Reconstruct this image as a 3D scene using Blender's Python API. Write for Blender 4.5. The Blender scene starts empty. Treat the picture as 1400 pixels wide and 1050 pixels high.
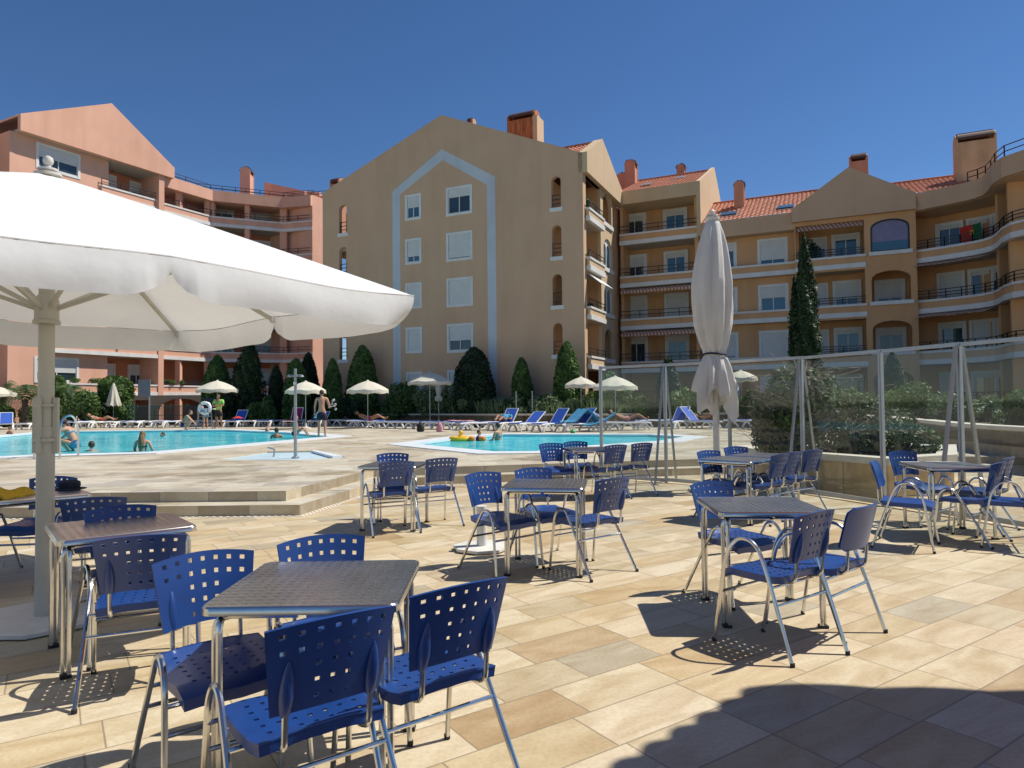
import bpy, bmesh, math, random
from mathutils import Vector, Matrix
from mathutils.geometry import tessellate_polygon
random.seed(7)
R = math.radians
scene = bpy.context.scene
COL = scene.collection
# ------------------------------------------------------------------ camera
F, HC = 930.0, 1.45
PITCH, ROLL = 1.60, -0.6
cam = bpy.data.objects.new('camera', bpy.data.cameras.new('camera'))
COL.objects.link(cam)
cam.data.sensor_width = 36; cam.data.lens = F / 1400 * 36
cam.data.clip_end = 3000; cam.data.clip_start = 0.05
CM = Matrix.Rotation(R(90 + PITCH), 4, 'X') @ Matrix.Rotation(R(ROLL), 4, 'Z')
cam.matrix_world = Matrix.Translation((0, 0, HC)) @ CM
scene.camera = cam
CR = CM.to_3x3()
CP = Vector((0, 0, HC))
def ray(px, py): return CR @ Vector(((px - 700) / F, -(py - 525) / F, -1))
def G(px, py, z=0.0):
    r = ray(px, py); k = (z - HC) / r.z
    return CP + r * k
def AT(px, py, Y):
    r = ray(px, py); return CP + r * (Y / r.y)
DZ = 0.28
# ------------------------------------------------------------------ object helpers
def tag(o, label=None, cat=None, group=None, kind=None):
    if label: o['label'] = label
    if cat: o['category'] = cat
    if group: o['group'] = group
    if kind: o['kind'] = kind
    return o
def empty(name, loc=(0, 0, 0), rz=0, label=None, cat=None, group=None):
    o = bpy.data.objects.new(name, None); COL.objects.link(o)
    o.empty_display_size = .1
    o.location = loc; o.rotation_euler = (0, 0, rz)
    return tag(o, label, cat, group)
def copy_tree(o, parent=None):
    c = o.copy(); COL.objects.link(c); c.parent = parent
    for ch in [x for x in bpy.data.objects if x.parent == o]: copy_tree(ch, c)
    return c
def smooth_path(pts, n=6):
    pts = [Vector(p) for p in pts]; out = []
    for i in range(len(pts) - 1):
        p0 = pts[max(i - 1, 0)]; p1 = pts[i]; p2 = pts[i + 1]; p3 = pts[min(i + 2, len(pts) - 1)]
        for k in range(n):
            t = k / n
            out.append(.5 * ((2 * p1) + (p2 - p0) * t + (2 * p0 - 5 * p1 + 4 * p2 - p3) * t * t + (3 * p1 - p0 - 3 * p2 + p3) * t ** 3))
    out.append(pts[-1]); return out
class MB:
    def __init__(s, tf=None): s.v = []; s.f = []; s.m = []; s.tf = tf; s.mi = 0
    def av(s, p):
        p = Vector(p)
        if s.tf is not None: p = s.tf @ p
        s.v.append(p[:]); return len(s.v) - 1
    def af(s, *idx): s.f.append(tuple(idx)); s.m.append(s.mi)
    def box(s, a, b):
        x0, y0, z0 = a; x1, y1, z1 = b
        i = [s.av(p) for p in ((x0,y0,z0),(x1,y0,z0),(x1,y1,z0),(x0,y1,z0),(x0,y0,z1),(x1,y0,z1),(x1,y1,z1),(x0,y1,z1))]
        for q in ((0,3,2,1),(4,5,6,7),(0,1,5,4),(1,2,6,5),(2,3,7,6),(3,0,4,7)): s.af(*[i[k] for k in q])
        return s
    def obox(s, c, u, w, h):   # oriented box: centre, half vectors
        c, u, w, h = map(Vector, (c, u, w, h))
        i = [s.av(c + a * u + b * w + d * h) for d in (-1, 1) for a, b in ((-1,-1),(1,-1),(1,1),(-1,1))]
        for q in ((0,3,2,1),(4,5,6,7),(0,1,5,4),(1,2,6,5),(2,3,7,6),(3,0,4,7)): s.af(*[i[k] for k in q])
        return s
    def bar(s, p, q, w, h):
        p, q = Vector(p), Vector(q); d = q - p; L = d.length; d.normalize()
        up = Vector((0, 0, 1)) if abs(d.z) < .95 else Vector((0, 1, 0))
        a = d.cross(up).normalized(); b = a.cross(d)
        return s.obox((p + q) / 2, d * L / 2, a * w / 2, b * h / 2)
    def prism(s, poly, z0, z1, cap=True):
        n = len(poly)
        lo = [s.av((p[0], p[1], z0)) for p in poly]; hi = [s.av((p[0], p[1], z1)) for p in poly]
        for k in range(n): s.af(lo[k], lo[(k+1) % n], hi[(k+1) % n], hi[k])
        if cap:
            for t in tessellate_polygon([[Vector((p[0], p[1], 0)) for p in poly]]):
                s.af(*[hi[k] for k in t]); s.af(*[lo[k] for k in reversed(t)])
        return s
    def panel(s, outline, holes, s0, s1):   # (t,z) loops, thickness from s0 to s1 along y
        loops = [[Vector((p[0], p[1], 0)) for p in outline]] + [[Vector((p[0], p[1], 0)) for p in h] for h in holes]
        flat = [p for l in loops for p in l]
        fr = [s.av((p.x, s0, p.y)) for p in flat]; bk = [s.av((p.x, s1, p.y)) for p in flat]
        for t in tessellate_polygon(loops):
            s.af(*[fr[k] for k in t]); s.af(*[bk[k] for k in reversed(t)])
        o = 0
        for l in loops:
            n = len(l)
            for k in range(n): s.af(fr[o+k], fr[o+(k+1) % n], bk[o+(k+1) % n], bk[o+k])
            o += n
        return s
    def tube(s, pts, r, seg=8, cap=True):
        pts = [Vector(p) for p in pts]; n = len(pts)
        rs = r if isinstance(r, (list, tuple)) else [r] * n
        rings = []; a = None
        for i, p in enumerate(pts):
            d = (pts[min(i+1, n-1)] - pts[max(i-1, 0)])
            if d.length < 1e-9: d = Vector((0, 0, 1))
            d.normalize()
            if a is None:
                up = Vector((0, 0, 1)) if abs(d.z) < .9 else Vector((1, 0, 0))
                a = d.cross(up).normalized()
            else: a = (a - d * a.dot(d)).normalized()
            b = d.cross(a)
            rings.append([s.av(p + (a * math.cos(2*math.pi*k/seg) + b * math.sin(2*math.pi*k/seg)) * rs[i]) for k in range(seg)])
        for i in range(n - 1):
            for k in range(seg): s.af(rings[i][k], rings[i][(k+1) % seg], rings[i+1][(k+1) % seg], rings[i+1][k])
        if cap: s.af(*reversed(rings[0])); s.af(*rings[-1])
        return s
    def lathe(s, prof, c=(0, 0, 0), seg=20, sx=1, sy=1):
        rings = []
        for r, z in prof:
            rings.append([s.av((c[0] + r*sx*math.cos(2*math.pi*k/seg), c[1] + r*sy*math.sin(2*math.pi*k/seg), c[2] + z)) for k in range(seg)])
        for i in range(len(rings) - 1):
            for k in range(seg): s.af(rings[i][k], rings[i][(k+1) % seg], rings[i+1][(k+1) % seg], rings[i+1][k])
        s.af(*reversed(rings[0])); s.af(*rings[-1]); return s
    def ell(s, c, r, seg=12, n=8, rot=None):
        c = Vector(c); rings = []
        rot = rot or Matrix.Identity(3)
        for i in range(1, n):
            th = math.pi * i / n
            rings.append([s.av(c + rot @ Vector((r[0]*math.sin(th)*math.cos(2*math.pi*k/seg), r[1]*math.sin(th)*math.sin(2*math.pi*k/seg), -r[2]*math.cos(th)))) for k in range(seg)])
        for i in range(len(rings) - 1):
            for k in range(seg): s.af(rings[i][k], rings[i][(k+1) % seg], rings[i+1][(k+1) % seg], rings[i+1][k])
        lo = s.av(c + rot @ Vector((0, 0, -r[2]))); hi = s.av(c + rot @ Vector((0, 0, r[2])))
        for k in range(seg): s.af(lo, rings[0][(k+1) % seg], rings[0][k]); s.af(hi, rings[-1][k], rings[-1][(k+1) % seg])
        return s
    def grid(s, pos, nu, nv, skip=()):
        ids = {}
        def g(i, j):
            if (i, j) not in ids: ids[(i, j)] = s.av(pos(i, j))
            return ids[(i, j)]
        for i in range(nu):
            for j in range(nv):
                if (i, j) in skip: continue
                s.af(g(i, j), g(i+1, j), g(i+1, j+1), g(i, j+1))
        return s
    def build(s, name, mats, parent=None, smooth=False, angle=40, solid=0, bevel=0, norm=True):
        me = bpy.data.meshes.new(name); me.from_pydata(s.v, [], s.f)
        mats = mats if isinstance(mats, (list, tuple)) else [mats]
        for m in mats: me.materials.append(m)
        if len(mats) > 1: me.polygons.foreach_set('material_index', s.m)
        bm = bmesh.new(); bm.from_mesh(me)
        if norm: bmesh.ops.recalc_face_normals(bm, faces=bm.faces[:])
        if solid: bmesh.ops.solidify(bm, geom=bm.faces[:], thickness=solid)
        if bevel:
            es = [e for e in bm.edges if len(e.link_faces) == 2 and e.calc_face_angle(0) > R(35)]
            bmesh.ops.bevel(bm, geom=es, offset=bevel, segments=2, affect='EDGES', profile=.6)
        bm.to_mesh(me); bm.free()
        if smooth:
            me.shade_smooth(); me.set_sharp_from_angle(angle=R(angle))
        o = bpy.data.objects.new(name, me); COL.objects.link(o); o.parent = parent
        return o
# ------------------------------------------------------------------ materials
def nt(name):
    m = bpy.data.materials.new(name); m.use_nodes = True
    t = m.node_tree; return m, t, t.nodes, t.links, t.nodes['Principled BSDF']
def mat(name, col, rough=.6, metal=0, var=.12, scale=4, bump=0, bscale=60, spec=.5, stain=0, stretch=None, coat=0):
    m, t, N, L, P = nt(name)
    P.inputs['Roughness'].default_value = rough; P.inputs['Metallic'].default_value = metal
    P.inputs['Specular IOR Level'].default_value = spec
    if coat: P.inputs['Coat Weight'].default_value = coat
    g = N.new('ShaderNodeNewGeometry')
    mp = N.new('ShaderNodeMapping'); L.new(g.outputs['Position'], mp.inputs['Vector'])
    if stretch: mp.inputs['Scale'].default_value = stretch
    n = N.new('ShaderNodeTexNoise'); n.inputs['Scale'].default_value = scale; n.inputs['Detail'].default_value = 6
    L.new(mp.outputs[0], n.inputs['Vector'])
    r = N.new('ShaderNodeValToRGB'); L.new(n.outputs['Fac'], r.inputs['Fac'])
    r.color_ramp.elements[0].position = .3; r.color_ramp.elements[1].position = .7
    r.color_ramp.elements[0].color = (*[c * (1 - var) for c in col], 1)
    r.color_ramp.elements[1].color = (*[min(1, c * (1 + var)) for c in col], 1)
    L.new(r.outputs[0], P.inputs['Base Color'])
    if bump:
        n2 = N.new('ShaderNodeTexNoise'); n2.inputs['Scale'].default_value = bscale; n2.inputs['Detail'].default_value = 4
        L.new(g.outputs['Position'], n2.inputs['Vector'])
        b = N.new('ShaderNodeBump'); b.inputs['Strength'].default_value = bump; b.inputs['Distance'].default_value = .02
        L.new(n2.outputs['Fac'], b.inputs['Height']); L.new(b.outputs[0], P.inputs['Normal'])
    if stain:
        n3 = N.new('ShaderNodeTexNoise'); n3.inputs['Scale'].default_value = 1.0; n3.inputs['Detail'].default_value = 5
        mp3 = N.new('ShaderNodeMapping'); mp3.inputs['Scale'].default_value = (1.3, 1.3, .18)
        L.new(g.outputs['Position'], mp3.inputs['Vector']); L.new(mp3.outputs[0], n3.inputs['Vector'])
        r3 = N.new('ShaderNodeValToRGB'); L.new(n3.outputs['Fac'], r3.inputs['Fac'])
        r3.color_ramp.elements[0].position = .45; r3.color_ramp.elements[1].position = .75
        r3.color_ramp.elements[0].color = (1, 1, 1, 1); k = 1 - stain; r3.color_ramp.elements[1].color = (k, k * .97, k * .93, 1)
        mx = N.new('ShaderNodeMix'); mx.data_type = 'RGBA'; mx.blend_type = 'MULTIPLY'; mx.inputs[0].default_value = 1
        L.new(r.outputs[0], mx.inputs[6]); L.new(r3.outputs[0], mx.inputs[7]); L.new(mx.outputs[2], P.inputs['Base Color'])
    return m
def rgb(r, g, b):   # sRGB 0-255 to linear
    return tuple(((c/255) / 12.92 if c/255 <= .04045 else ((c/255 + .055) / 1.055) ** 2.4) for c in (r, g, b))
M = {}
M['beige'] = mat('beige_render', (.60, .395, .25), .9, var=.04, scale=.6, bump=.15, stain=.06)
M['beige_end'] = mat('pale_beige_render', (.60, .44, .27), .9, var=.05, scale=.6, bump=.15, stain=.06)
M['ochre'] = mat('ochre_render', (.64, .36, .175), .9, var=.06, scale=.7, bump=.15, stain=.12)
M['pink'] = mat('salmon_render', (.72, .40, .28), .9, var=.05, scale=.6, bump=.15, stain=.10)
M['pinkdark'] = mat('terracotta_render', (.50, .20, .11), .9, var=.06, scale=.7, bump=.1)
M['white'] = mat('white_paint', (.72, .71, .68), .6, var=.05, scale=2, stain=.1)
M['whitepl'] = mat('white_plastic', (.74, .74, .72), .35, var=.04, scale=5)
M['bluewhite'] = mat('pale_blue_paint', (.53, .57, .61), .75, var=.05, scale=1, stain=.1)
M['shutter'] = mat('shutter_slats', (.62, .62, .60), .55, var=.04, scale=2)
M['glassdark'] = mat('dark_window_glass', (.03, .05, .06), .06, var=.4, scale=.5, spec=.8)
M['glassblue'] = mat('blue_window_glass', (.05, .13, .19), .06, var=.3, scale=.5, spec=.8)
M['rail'] = mat('dark_railing_paint', (.02, .025, .03), .45, var=.2)
M['dark'] = mat('dark_interior', (.03, .025, .022), .9)
M['soffit'] = mat('soffit_plaster', (.45, .40, .34), .9, var=.05)
M['rust'] = mat('rusty_chimney_face', (.42, .15, .05), .85, var=.45, scale=2.2, stretch=(3, 3, .5))
M['chim'] = mat('chimney_render', (.56, .27, .17), .9, var=.08, scale=1.5, stain=.25)
M['chimb'] = mat('chimney_render_beige', (.58, .38, .22), .9, var=.1, scale=1.5, stain=.3)
M['chimcap'] = mat('chimney_cap', (.10, .05, .035), .7, var=.2)
M['steel'] = mat('polished_aluminium', (.66, .65, .62), .22, metal=1, var=.05, scale=15)
M['alu'] = mat('matt_aluminium', (.40, .41, .41), .42, metal=.75, var=.06, scale=6)
M['bluepl'] = mat('blue_chair_plastic', (.007, .047, .21), .36, var=.12, scale=7, spec=.75, bump=.08, bscale=250)
M['bluepl2'] = mat('smooth_blue_plastic', (.010, .055, .24), .33, var=.08, scale=7)
M['black'] = mat('black_rubber', (.015, .015, .015), .7)
M['cream'] = mat('cream_pole_paint', (.47, .46, .40), .45, var=.06, scale=5, stain=.12)
M['basewhite'] = mat('white_base_paint', (.66, .64, .59), .5, var=.08, scale=9, stain=.2)
M['bed'] = mat('flowerbed_soil', (.07, .05, .03), 1, var=.3)
M['trunk'] = mat('bark', (.10, .07, .05), .9, var=.3, scale=12, bump=.5, bscale=20)
M['coping'] = mat('pale_stone_coping', (.60, .55, .45), .7, var=.08, scale=3, bump=.1)
M['lounger'] = M['whitepl']
M['sling'] = mat('blue_sling', (.02, .09, .42), .7, var=.1, scale=6)
M['bluetowel'] = mat('turquoise_towel', (.06, .28, .46), .95, var=.12, scale=8, bump=.4)
M['pinktowel'] = mat('pink_towel', (.62, .30, .34), .95, var=.25, scale=9, bump=.3)
M['redtowel'] = mat('red_towel', (.55, .04, .03), .95, var=.15, scale=8, bump=.3)
M['yellow'] = mat('yellow_plastic', (.75, .45, .02), .4, var=.06)
M['orange'] = mat('orange_plastic', (.75, .20, .02), .4, var=.06)
M['yellowcloth'] = mat('yellow_cloth', (.60, .36, .02), .95, var=.1, scale=9, bump=.3)
M['magenta'] = mat('magenta_sling', (.28, .015, .12), .8, var=.1)
M['navy'] = mat('navy_cloth', (.012, .014, .035), .85, var=.2, scale=9, bump=.3)
M['skin'] = mat('fair_skin', (.50, .27, .17), .6, var=.08, scale=6)  # the fairer of the two skin tones
M['skin2'] = mat('tanned_skin', (.36, .18, .10), .6, var=.08, scale=6)
M['hair'] = mat('brown_hair', (.05, .028, .015), .7, var=.3, scale=20)
M['blond'] = mat('light_brown_hair', (.20, .11, .05), .7, var=.3, scale=20)
M['greenshirt'] = mat('lime_shirt', (.30, .62, .12), .9, var=.08)
M['greenpl'] = mat('green_plastic', (.02, .35, .10), .4)
M['greyboard'] = mat('grey_board', (.14, .17, .20), .6)
M['greenfence'] = mat('green_wire_fence', (.03, .12, .09), .6)
M['stripe'] = None
def canvas(name, col, transl=.25):
    m, t, N, L, P = nt(name)
    P.inputs['Base Color'].default_value = (*col, 1); P.inputs['Roughness'].default_value = .85
    P.inputs['Specular IOR Level'].default_value = .2
    tr = N.new('ShaderNodeBsdfTranslucent'); tr.inputs['Color'].default_value = (*[c * .95 for c in col], 1)
    mx = N.new('ShaderNodeMixShader'); mx.inputs[0].default_value = transl
    L.new(P.outputs[0], mx.inputs[1]); L.new(tr.outputs[0], mx.inputs[2])
    L.new(mx.outputs[0], N['Material Output'].inputs['Surface'])
    n = N.new('ShaderNodeTexNoise'); n.inputs['Scale'].default_value = 2.2; n.inputs['Detail'].default_value = 4
    g = N.new('ShaderNodeNewGeometry'); L.new(g.outputs['Position'], n.inputs['Vector'])
    b = N.new('ShaderNodeBump'); b.inputs['Strength'].default_value = .35; b.inputs['Distance'].default_value = .05
    L.new(n.outputs['Fac'], b.inputs['Height']); L.new(b.outputs[0], P.inputs['Normal'])
    r = N.new('ShaderNodeValToRGB'); L.new(n.outputs['Fac'], r.inputs['Fac'])
    r.color_ramp.elements[0].color = (*[c * .9 for c in col], 1); r.color_ramp.elements[1].color = (*col, 1)
    r.color_ramp.elements[0].position = .25; r.color_ramp.elements[1].position = .5
    L.new(r.outputs[0], P.inputs['Base Color'])
    return m
M['canvas'] = canvas('white_canvas', (.79, .80, .80), .22)
M['canvasgrey'] = canvas('weathered_canvas', (.70, .67, .62), .12)
M['beachcanvas'] = canvas('cream_canvas', (.74, .70, .58), .25)
def awning_mat():
    m, t, N, L, P = nt('striped_awning')
    g = N.new('ShaderNodeNewGeometry'); w = N.new('ShaderNodeTexWave'); w.bands_direction = 'X'
    w.inputs['Scale'].default_value = 1.6; L.new(g.outputs['Position'], w.inputs['Vector'])
    r = N.new('ShaderNodeValToRGB'); r.color_ramp.interpolation = 'CONSTANT'
    r.color_ramp.elements[0].color = (.42, .14, .08, 1); r.color_ramp.elements[1].color = (.6, .5, .4, 1); r.color_ramp.elements[1].position = .5
    L.new(w.outputs['Fac'], r.inputs['Fac']); L.new(r.outputs[0], P.inputs['Base Color']); P.inputs['Roughness'].default_value = .9
    return m
M['stripe'] = awning_mat()
def roof_mat():
    m = mat('terracotta_tiles', (.50, .20, .12), .85, var=.3, scale=3.5, bump=.3, bscale=12, stain=.2)
    return m
M['roof'] = roof_mat()
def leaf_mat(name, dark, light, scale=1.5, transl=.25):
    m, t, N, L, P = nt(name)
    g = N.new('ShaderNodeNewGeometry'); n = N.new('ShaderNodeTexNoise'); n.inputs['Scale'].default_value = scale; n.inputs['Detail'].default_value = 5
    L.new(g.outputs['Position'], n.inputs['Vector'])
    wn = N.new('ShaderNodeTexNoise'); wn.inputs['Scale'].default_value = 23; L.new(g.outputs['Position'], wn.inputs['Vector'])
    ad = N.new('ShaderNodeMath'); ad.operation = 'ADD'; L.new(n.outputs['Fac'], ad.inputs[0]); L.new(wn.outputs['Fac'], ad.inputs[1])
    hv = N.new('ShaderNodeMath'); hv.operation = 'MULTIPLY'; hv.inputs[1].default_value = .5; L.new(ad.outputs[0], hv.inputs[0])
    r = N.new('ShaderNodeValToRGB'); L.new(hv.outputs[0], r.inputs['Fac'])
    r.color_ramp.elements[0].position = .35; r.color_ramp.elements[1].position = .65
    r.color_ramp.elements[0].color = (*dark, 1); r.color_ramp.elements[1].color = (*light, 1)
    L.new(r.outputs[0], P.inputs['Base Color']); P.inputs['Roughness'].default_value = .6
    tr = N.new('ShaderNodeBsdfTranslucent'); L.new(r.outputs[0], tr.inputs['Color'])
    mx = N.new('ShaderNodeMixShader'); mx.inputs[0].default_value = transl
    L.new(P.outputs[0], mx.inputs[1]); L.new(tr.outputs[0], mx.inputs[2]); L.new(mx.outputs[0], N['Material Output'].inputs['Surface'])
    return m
M['topiary'] = leaf_mat('topiary_leaves', (.03, .075, .014), (.12, .21, .035))
M['cypress'] = leaf_mat('cypress_leaves', (.014, .038, .012), (.05, .09, .022))
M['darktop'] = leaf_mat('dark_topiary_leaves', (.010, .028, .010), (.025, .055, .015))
M['plantbush'] = leaf_mat('planter_bush_leaves', (.02, .05, .012), (.075, .13, .03))
M['bush'] = leaf_mat('bush_leaves', (.04, .09, .02), (.15, .24, .05))
M['palmleaf'] = leaf_mat('palm_leaves', (.025, .07, .02), (.08, .15, .04))
M['greybush'] = leaf_mat('greygreen_leaves', (.07, .12, .05), (.22, .29, .13))
M['twig'] = mat('dry_twigs', (.25, .20, .15), .9, var=.3, scale=10)
# stone paving with individual random slabs
def paving(name, ang, sx, sy, cols, joint, grout, stain=0, off=(0, 0)):
    m, t, N, L, P = nt(name)
    g = N.new('ShaderNodeNewGeometry'); mp = N.new('ShaderNodeMapping'); mp.inputs['Rotation'].default_value = (0, 0, -R(ang))
    mp.inputs['Location'].default_value = (off[0], off[1], 0)
    L.new(g.outputs['Position'], mp.inputs['Vector'])
    sp = N.new('ShaderNodeSeparateXYZ'); L.new(mp.outputs[0], sp.inputs[0])
    def mth(op, a, b=None, c=None):
        n = N.new('ShaderNodeMath'); n.operation = op
        for i, x in enumerate((a, b, c)):
            if x is None: continue
            if isinstance(x, (int, float)): n.inputs[i].default_value = x
            else: L.new(x, n.inputs[i])
        return n.outputs[0]
    ry = mth('DIVIDE', sp.outputs['Y'], sy); row = mth('FLOOR', ry)
    wn = N.new('ShaderNodeTexWhiteNoise'); wn.noise_dimensions = '1D'; L.new(row, wn.inputs['W'])
    wn2 = N.new('ShaderNodeTexWhiteNoise'); wn2.noise_dimensions = '1D'; L.new(mth('ADD', row, 77.3), wn2.inputs['W'])
    scl = mth('MULTIPLY_ADD', wn2.outputs['Value'], .35, .85)
    rx = mth('ADD', mth('DIVIDE', sp.outputs['X'], mth('MULTIPLY', scl, sx)), mth('MULTIPLY', wn.outputs['Value'], 7)); col = mth('FLOOR', rx)
    cb = N.new('ShaderNodeCombineXYZ'); L.new(row, cb.inputs[0]); L.new(col, cb.inputs[1])
    wc = N.new('ShaderNodeTexWhiteNoise'); wc.noise_dimensions = '3D'; L.new(cb.outputs[0], wc.inputs['Vector'])
    cr = N.new('ShaderNodeValToRGB'); L.new(wc.outputs['Value'], cr.inputs['Fac']); cr.color_ramp.interpolation = 'CONSTANT'
    while len(cr.color_ramp.elements) < len(cols): cr.color_ramp.elements.new(.5)
    for i, (p, c) in enumerate(cols): cr.color_ramp.elements[i].position = p; cr.color_ramp.elements[i].color = (*c, 1)
    # veins per slab
    va = N.new('ShaderNodeVectorMath'); va.operation = 'MULTIPLY_ADD'; L.new(wc.outputs['Color'], va.inputs[0]); va.inputs[1].default_value = (9, 9, 9); L.new(mp.outputs[0], va.inputs[2])
    n1 = N.new('ShaderNodeTexNoise'); n1.inputs['Scale'].default_value = 2.6; n1.inputs['Detail'].default_value = 8; n1.inputs['Distortion'].default_value = 1.4
    mp2 = N.new('ShaderNodeMapping'); mp2.inputs['Scale'].default_value = (.6, 1.8, 1); L.new(va.outputs[0], mp2.inputs['Vector']); L.new(mp2.outputs[0], n1.inputs['Vector'])
    vr = N.new('ShaderNodeValToRGB'); L.new(n1.outputs['Fac'], vr.inputs['Fac'])
    vr.color_ramp.elements[0].position = .3; vr.color_ramp.elements[0].color = (.80, .70, .56, 1)
    vr.color_ramp.elements[1].position = .62; vr.color_ramp.elements[1].color = (1.04, 1.03, 1.0, 1)
    m1 = N.new('ShaderNodeMix'); m1.data_type = 'RGBA'; m1.blend_type = 'MULTIPLY'; m1.inputs[0].default_value = .9
    L.new(cr.outputs[0], m1.inputs[6]); L.new(vr.outputs[0], m1.inputs[7])
    # fine grain
    n2 = N.new('ShaderNodeTexNoise'); n2.inputs['Scale'].default_value = 45; n2.inputs['Detail'].default_value = 5; L.new(g.outputs['Position'], n2.inputs['Vector'])
    fr = N.new('ShaderNodeValToRGB'); L.new(n2.outputs['Fac'], fr.inputs['Fac'])
    fr.color_ramp.elements[0].position = .3; fr.color_ramp.elements[0].color = (.84, .83, .80, 1); fr.color_ramp.elements[1].position = .6
    m2 = N.new('ShaderNodeMix'); m2.data_type = 'RGBA'; m2.blend_type = 'MULTIPLY'; m2.inputs[0].default_value = .8
    L.new(m1.outputs[2], m2.inputs[6]); L.new(fr.outputs[0], m2.inputs[7])
    last = m2.outputs[2]
    # large dirt / wet stains
    n3 = N.new('ShaderNodeTexNoise'); n3.inputs['Scale'].default_value = .55; n3.inputs['Detail'].default_value = 7; n3.inputs['Roughness'].default_value = .65; L.new(g.outputs['Position'], n3.inputs['Vector'])
    sr = N.new('ShaderNodeValToRGB'); L.new(n3.outputs['Fac'], sr.inputs['Fac'])
    k = 1 - (stain or .12)
    sr.color_ramp.elements[0].position = .52 if stain else .5; sr.color_ramp.elements[0].color = (1, 1, 1, 1)
    sr.color_ramp.elements[1].position = .60 if stain else .7; sr.color_ramp.elements[1].color = (k, k * .96, k * .9, 1)
    m3 = N.new('ShaderNodeMix'); m3.data_type = 'RGBA'; m3.blend_type = 'MULTIPLY'; m3.inputs[0].default_value = 1
    L.new(last, m3.inputs[6]); L.new(sr.outputs[0], m3.inputs[7]); last = m3.outputs[2]
    # joints
    fx = mth('FRACT', rx); fy = mth('FRACT', ry)
    ex = mth('MULTIPLY', mth('MINIMUM', fx, mth('SUBTRACT', 1, fx)), sx); ey = mth('MULTIPLY', mth('MINIMUM', fy, mth('SUBTRACT', 1, fy)), sy)
    e = mth('MINIMUM', ex, ey); jm = mth('LESS_THAN', e, joint)
    m4 = N.new('ShaderNodeMix'); m4.data_type = 'RGBA'; L.new(mth('MULTIPLY', jm, .75), m4.inputs[0]); L.new(last, m4.inputs[6]); m4.inputs[7].default_value = (*grout, 1)
    L.new(m4.outputs[2], P.inputs['Base Color'])
    rr = N.new('ShaderNodeMapRange'); L.new(n1.outputs['Fac'], rr.inputs[0]); rr.inputs[3].default_value = .42; rr.inputs[4].default_value = .68
    L.new(rr.outputs[0], P.inputs['Roughness'])
    b = N.new('ShaderNodeBump'); b.inputs['Strength'].default_value = .25; b.inputs['Distance'].default_value = .006
    hh = mth('ADD', mth('MULTIPLY', n2.outputs['Fac'], .5), mth('MULTIPLY', mth('MINIMUM', e, .008), 90)); L.new(hh, b.inputs['Height']); L.new(b.outputs[0], P.inputs['Normal'])
    return m
warm = [(0, (.53, .44, .285)), (.14, (.58, .50, .35)), (.30, (.52, .405, .24)), (.38, (.60, .52, .38)), (.55, (.50, .425, .29)), (.68, (.56, .46, .30)), (.80, (.445, .40, .30)), (.86, (.59, .50, .355)), (.972, (.44, .335, .20))]
pale = [(0, (.51, .475, .385)), (.2, (.56, .52, .43)), (.38, (.48, .43, .33)), (.5, (.59, .56, .475)), (.66, (.43, .405, .35)), (.78, (.545, .50, .405)), (.9, (.50, .435, .325))]
M['terrace'] = paving('sandstone_slabs', 34, .60, .31, warm, .0045, (.22, .17, .11))
M['deck'] = paving('pale_sandstone_slabs', 8, .95, .45, pale, .004, (.34, .30, .23), stain=.38)
M['riser'] = paving('step_stone', 5, .62, 5, [(0, (.50, .44, .33)), (.3, (.42, .37, .28)), (.5, (.56, .50, .38)), (.8, (.38, .33, .25))], .004, (.2, .17, .12))
M['wallstone'] = paving('retaining_wall_stone', 5, .6, 9, [(0, (.36, .26, .15)), (.3, (.42, .32, .20)), (.6, (.46, .37, .25)), (.8, (.30, .20, .11))], .006, (.2, .16, .1))
M['planterstone'] = paving('planter_stone', 5, .8, 9, [(0, (.48, .31, .12)), (.3, (.52, .36, .16)), (.6, (.56, .40, .20))], .004, (.18, .13, .07))
def water_mat():
    m, t, N, L, P = nt('pool_water')
    g = N.new('ShaderNodeNewGeometry')
    n = N.new('ShaderNodeTexNoise'); n.inputs['Scale'].default_value = 1.1; n.inputs['Detail'].default_value = 5; L.new(g.outputs['Position'], n.inputs['Vector'])
    r = N.new('ShaderNodeValToRGB'); L.new(n.outputs['Fac'], r.inputs['Fac'])
    r.color_ramp.elements[0].position = .35; r.color_ramp.elements[0].color = (.02, .52, .64, 1)
    r.color_ramp.elements[1].position = .68; r.color_ramp.elements[1].color = (.13, .74, .82, 1)
    L.new(r.outputs[0], P.inputs['Base Color']); P.inputs['Roughness'].default_value = .08; P.inputs['IOR'].default_value = 1.16
    v = N.new('ShaderNodeTexNoise'); v.inputs['Scale'].default_value = 3.2; v.inputs['Detail'].default_value = 3; L.new(g.outputs['Position'], v.inputs['Vector'])
    b = N.new('ShaderNodeBump'); b.inputs['Strength'].default_value = .5; b.inputs['Distance'].default_value = .06
    L.new(v.outputs['Fac'], b.inputs['Height']); L.new(b.outputs[0], P.inputs['Normal'])
    return m
M['water'] = water_mat()
M['basin'] = mat('pale_blue_tile', (.50, .64, .70), .4, var=.06, scale=3)
M['poolcoping'] = mat('white_pool_coping', (.66, .70, .72), .45, var=.06, scale=4)
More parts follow.
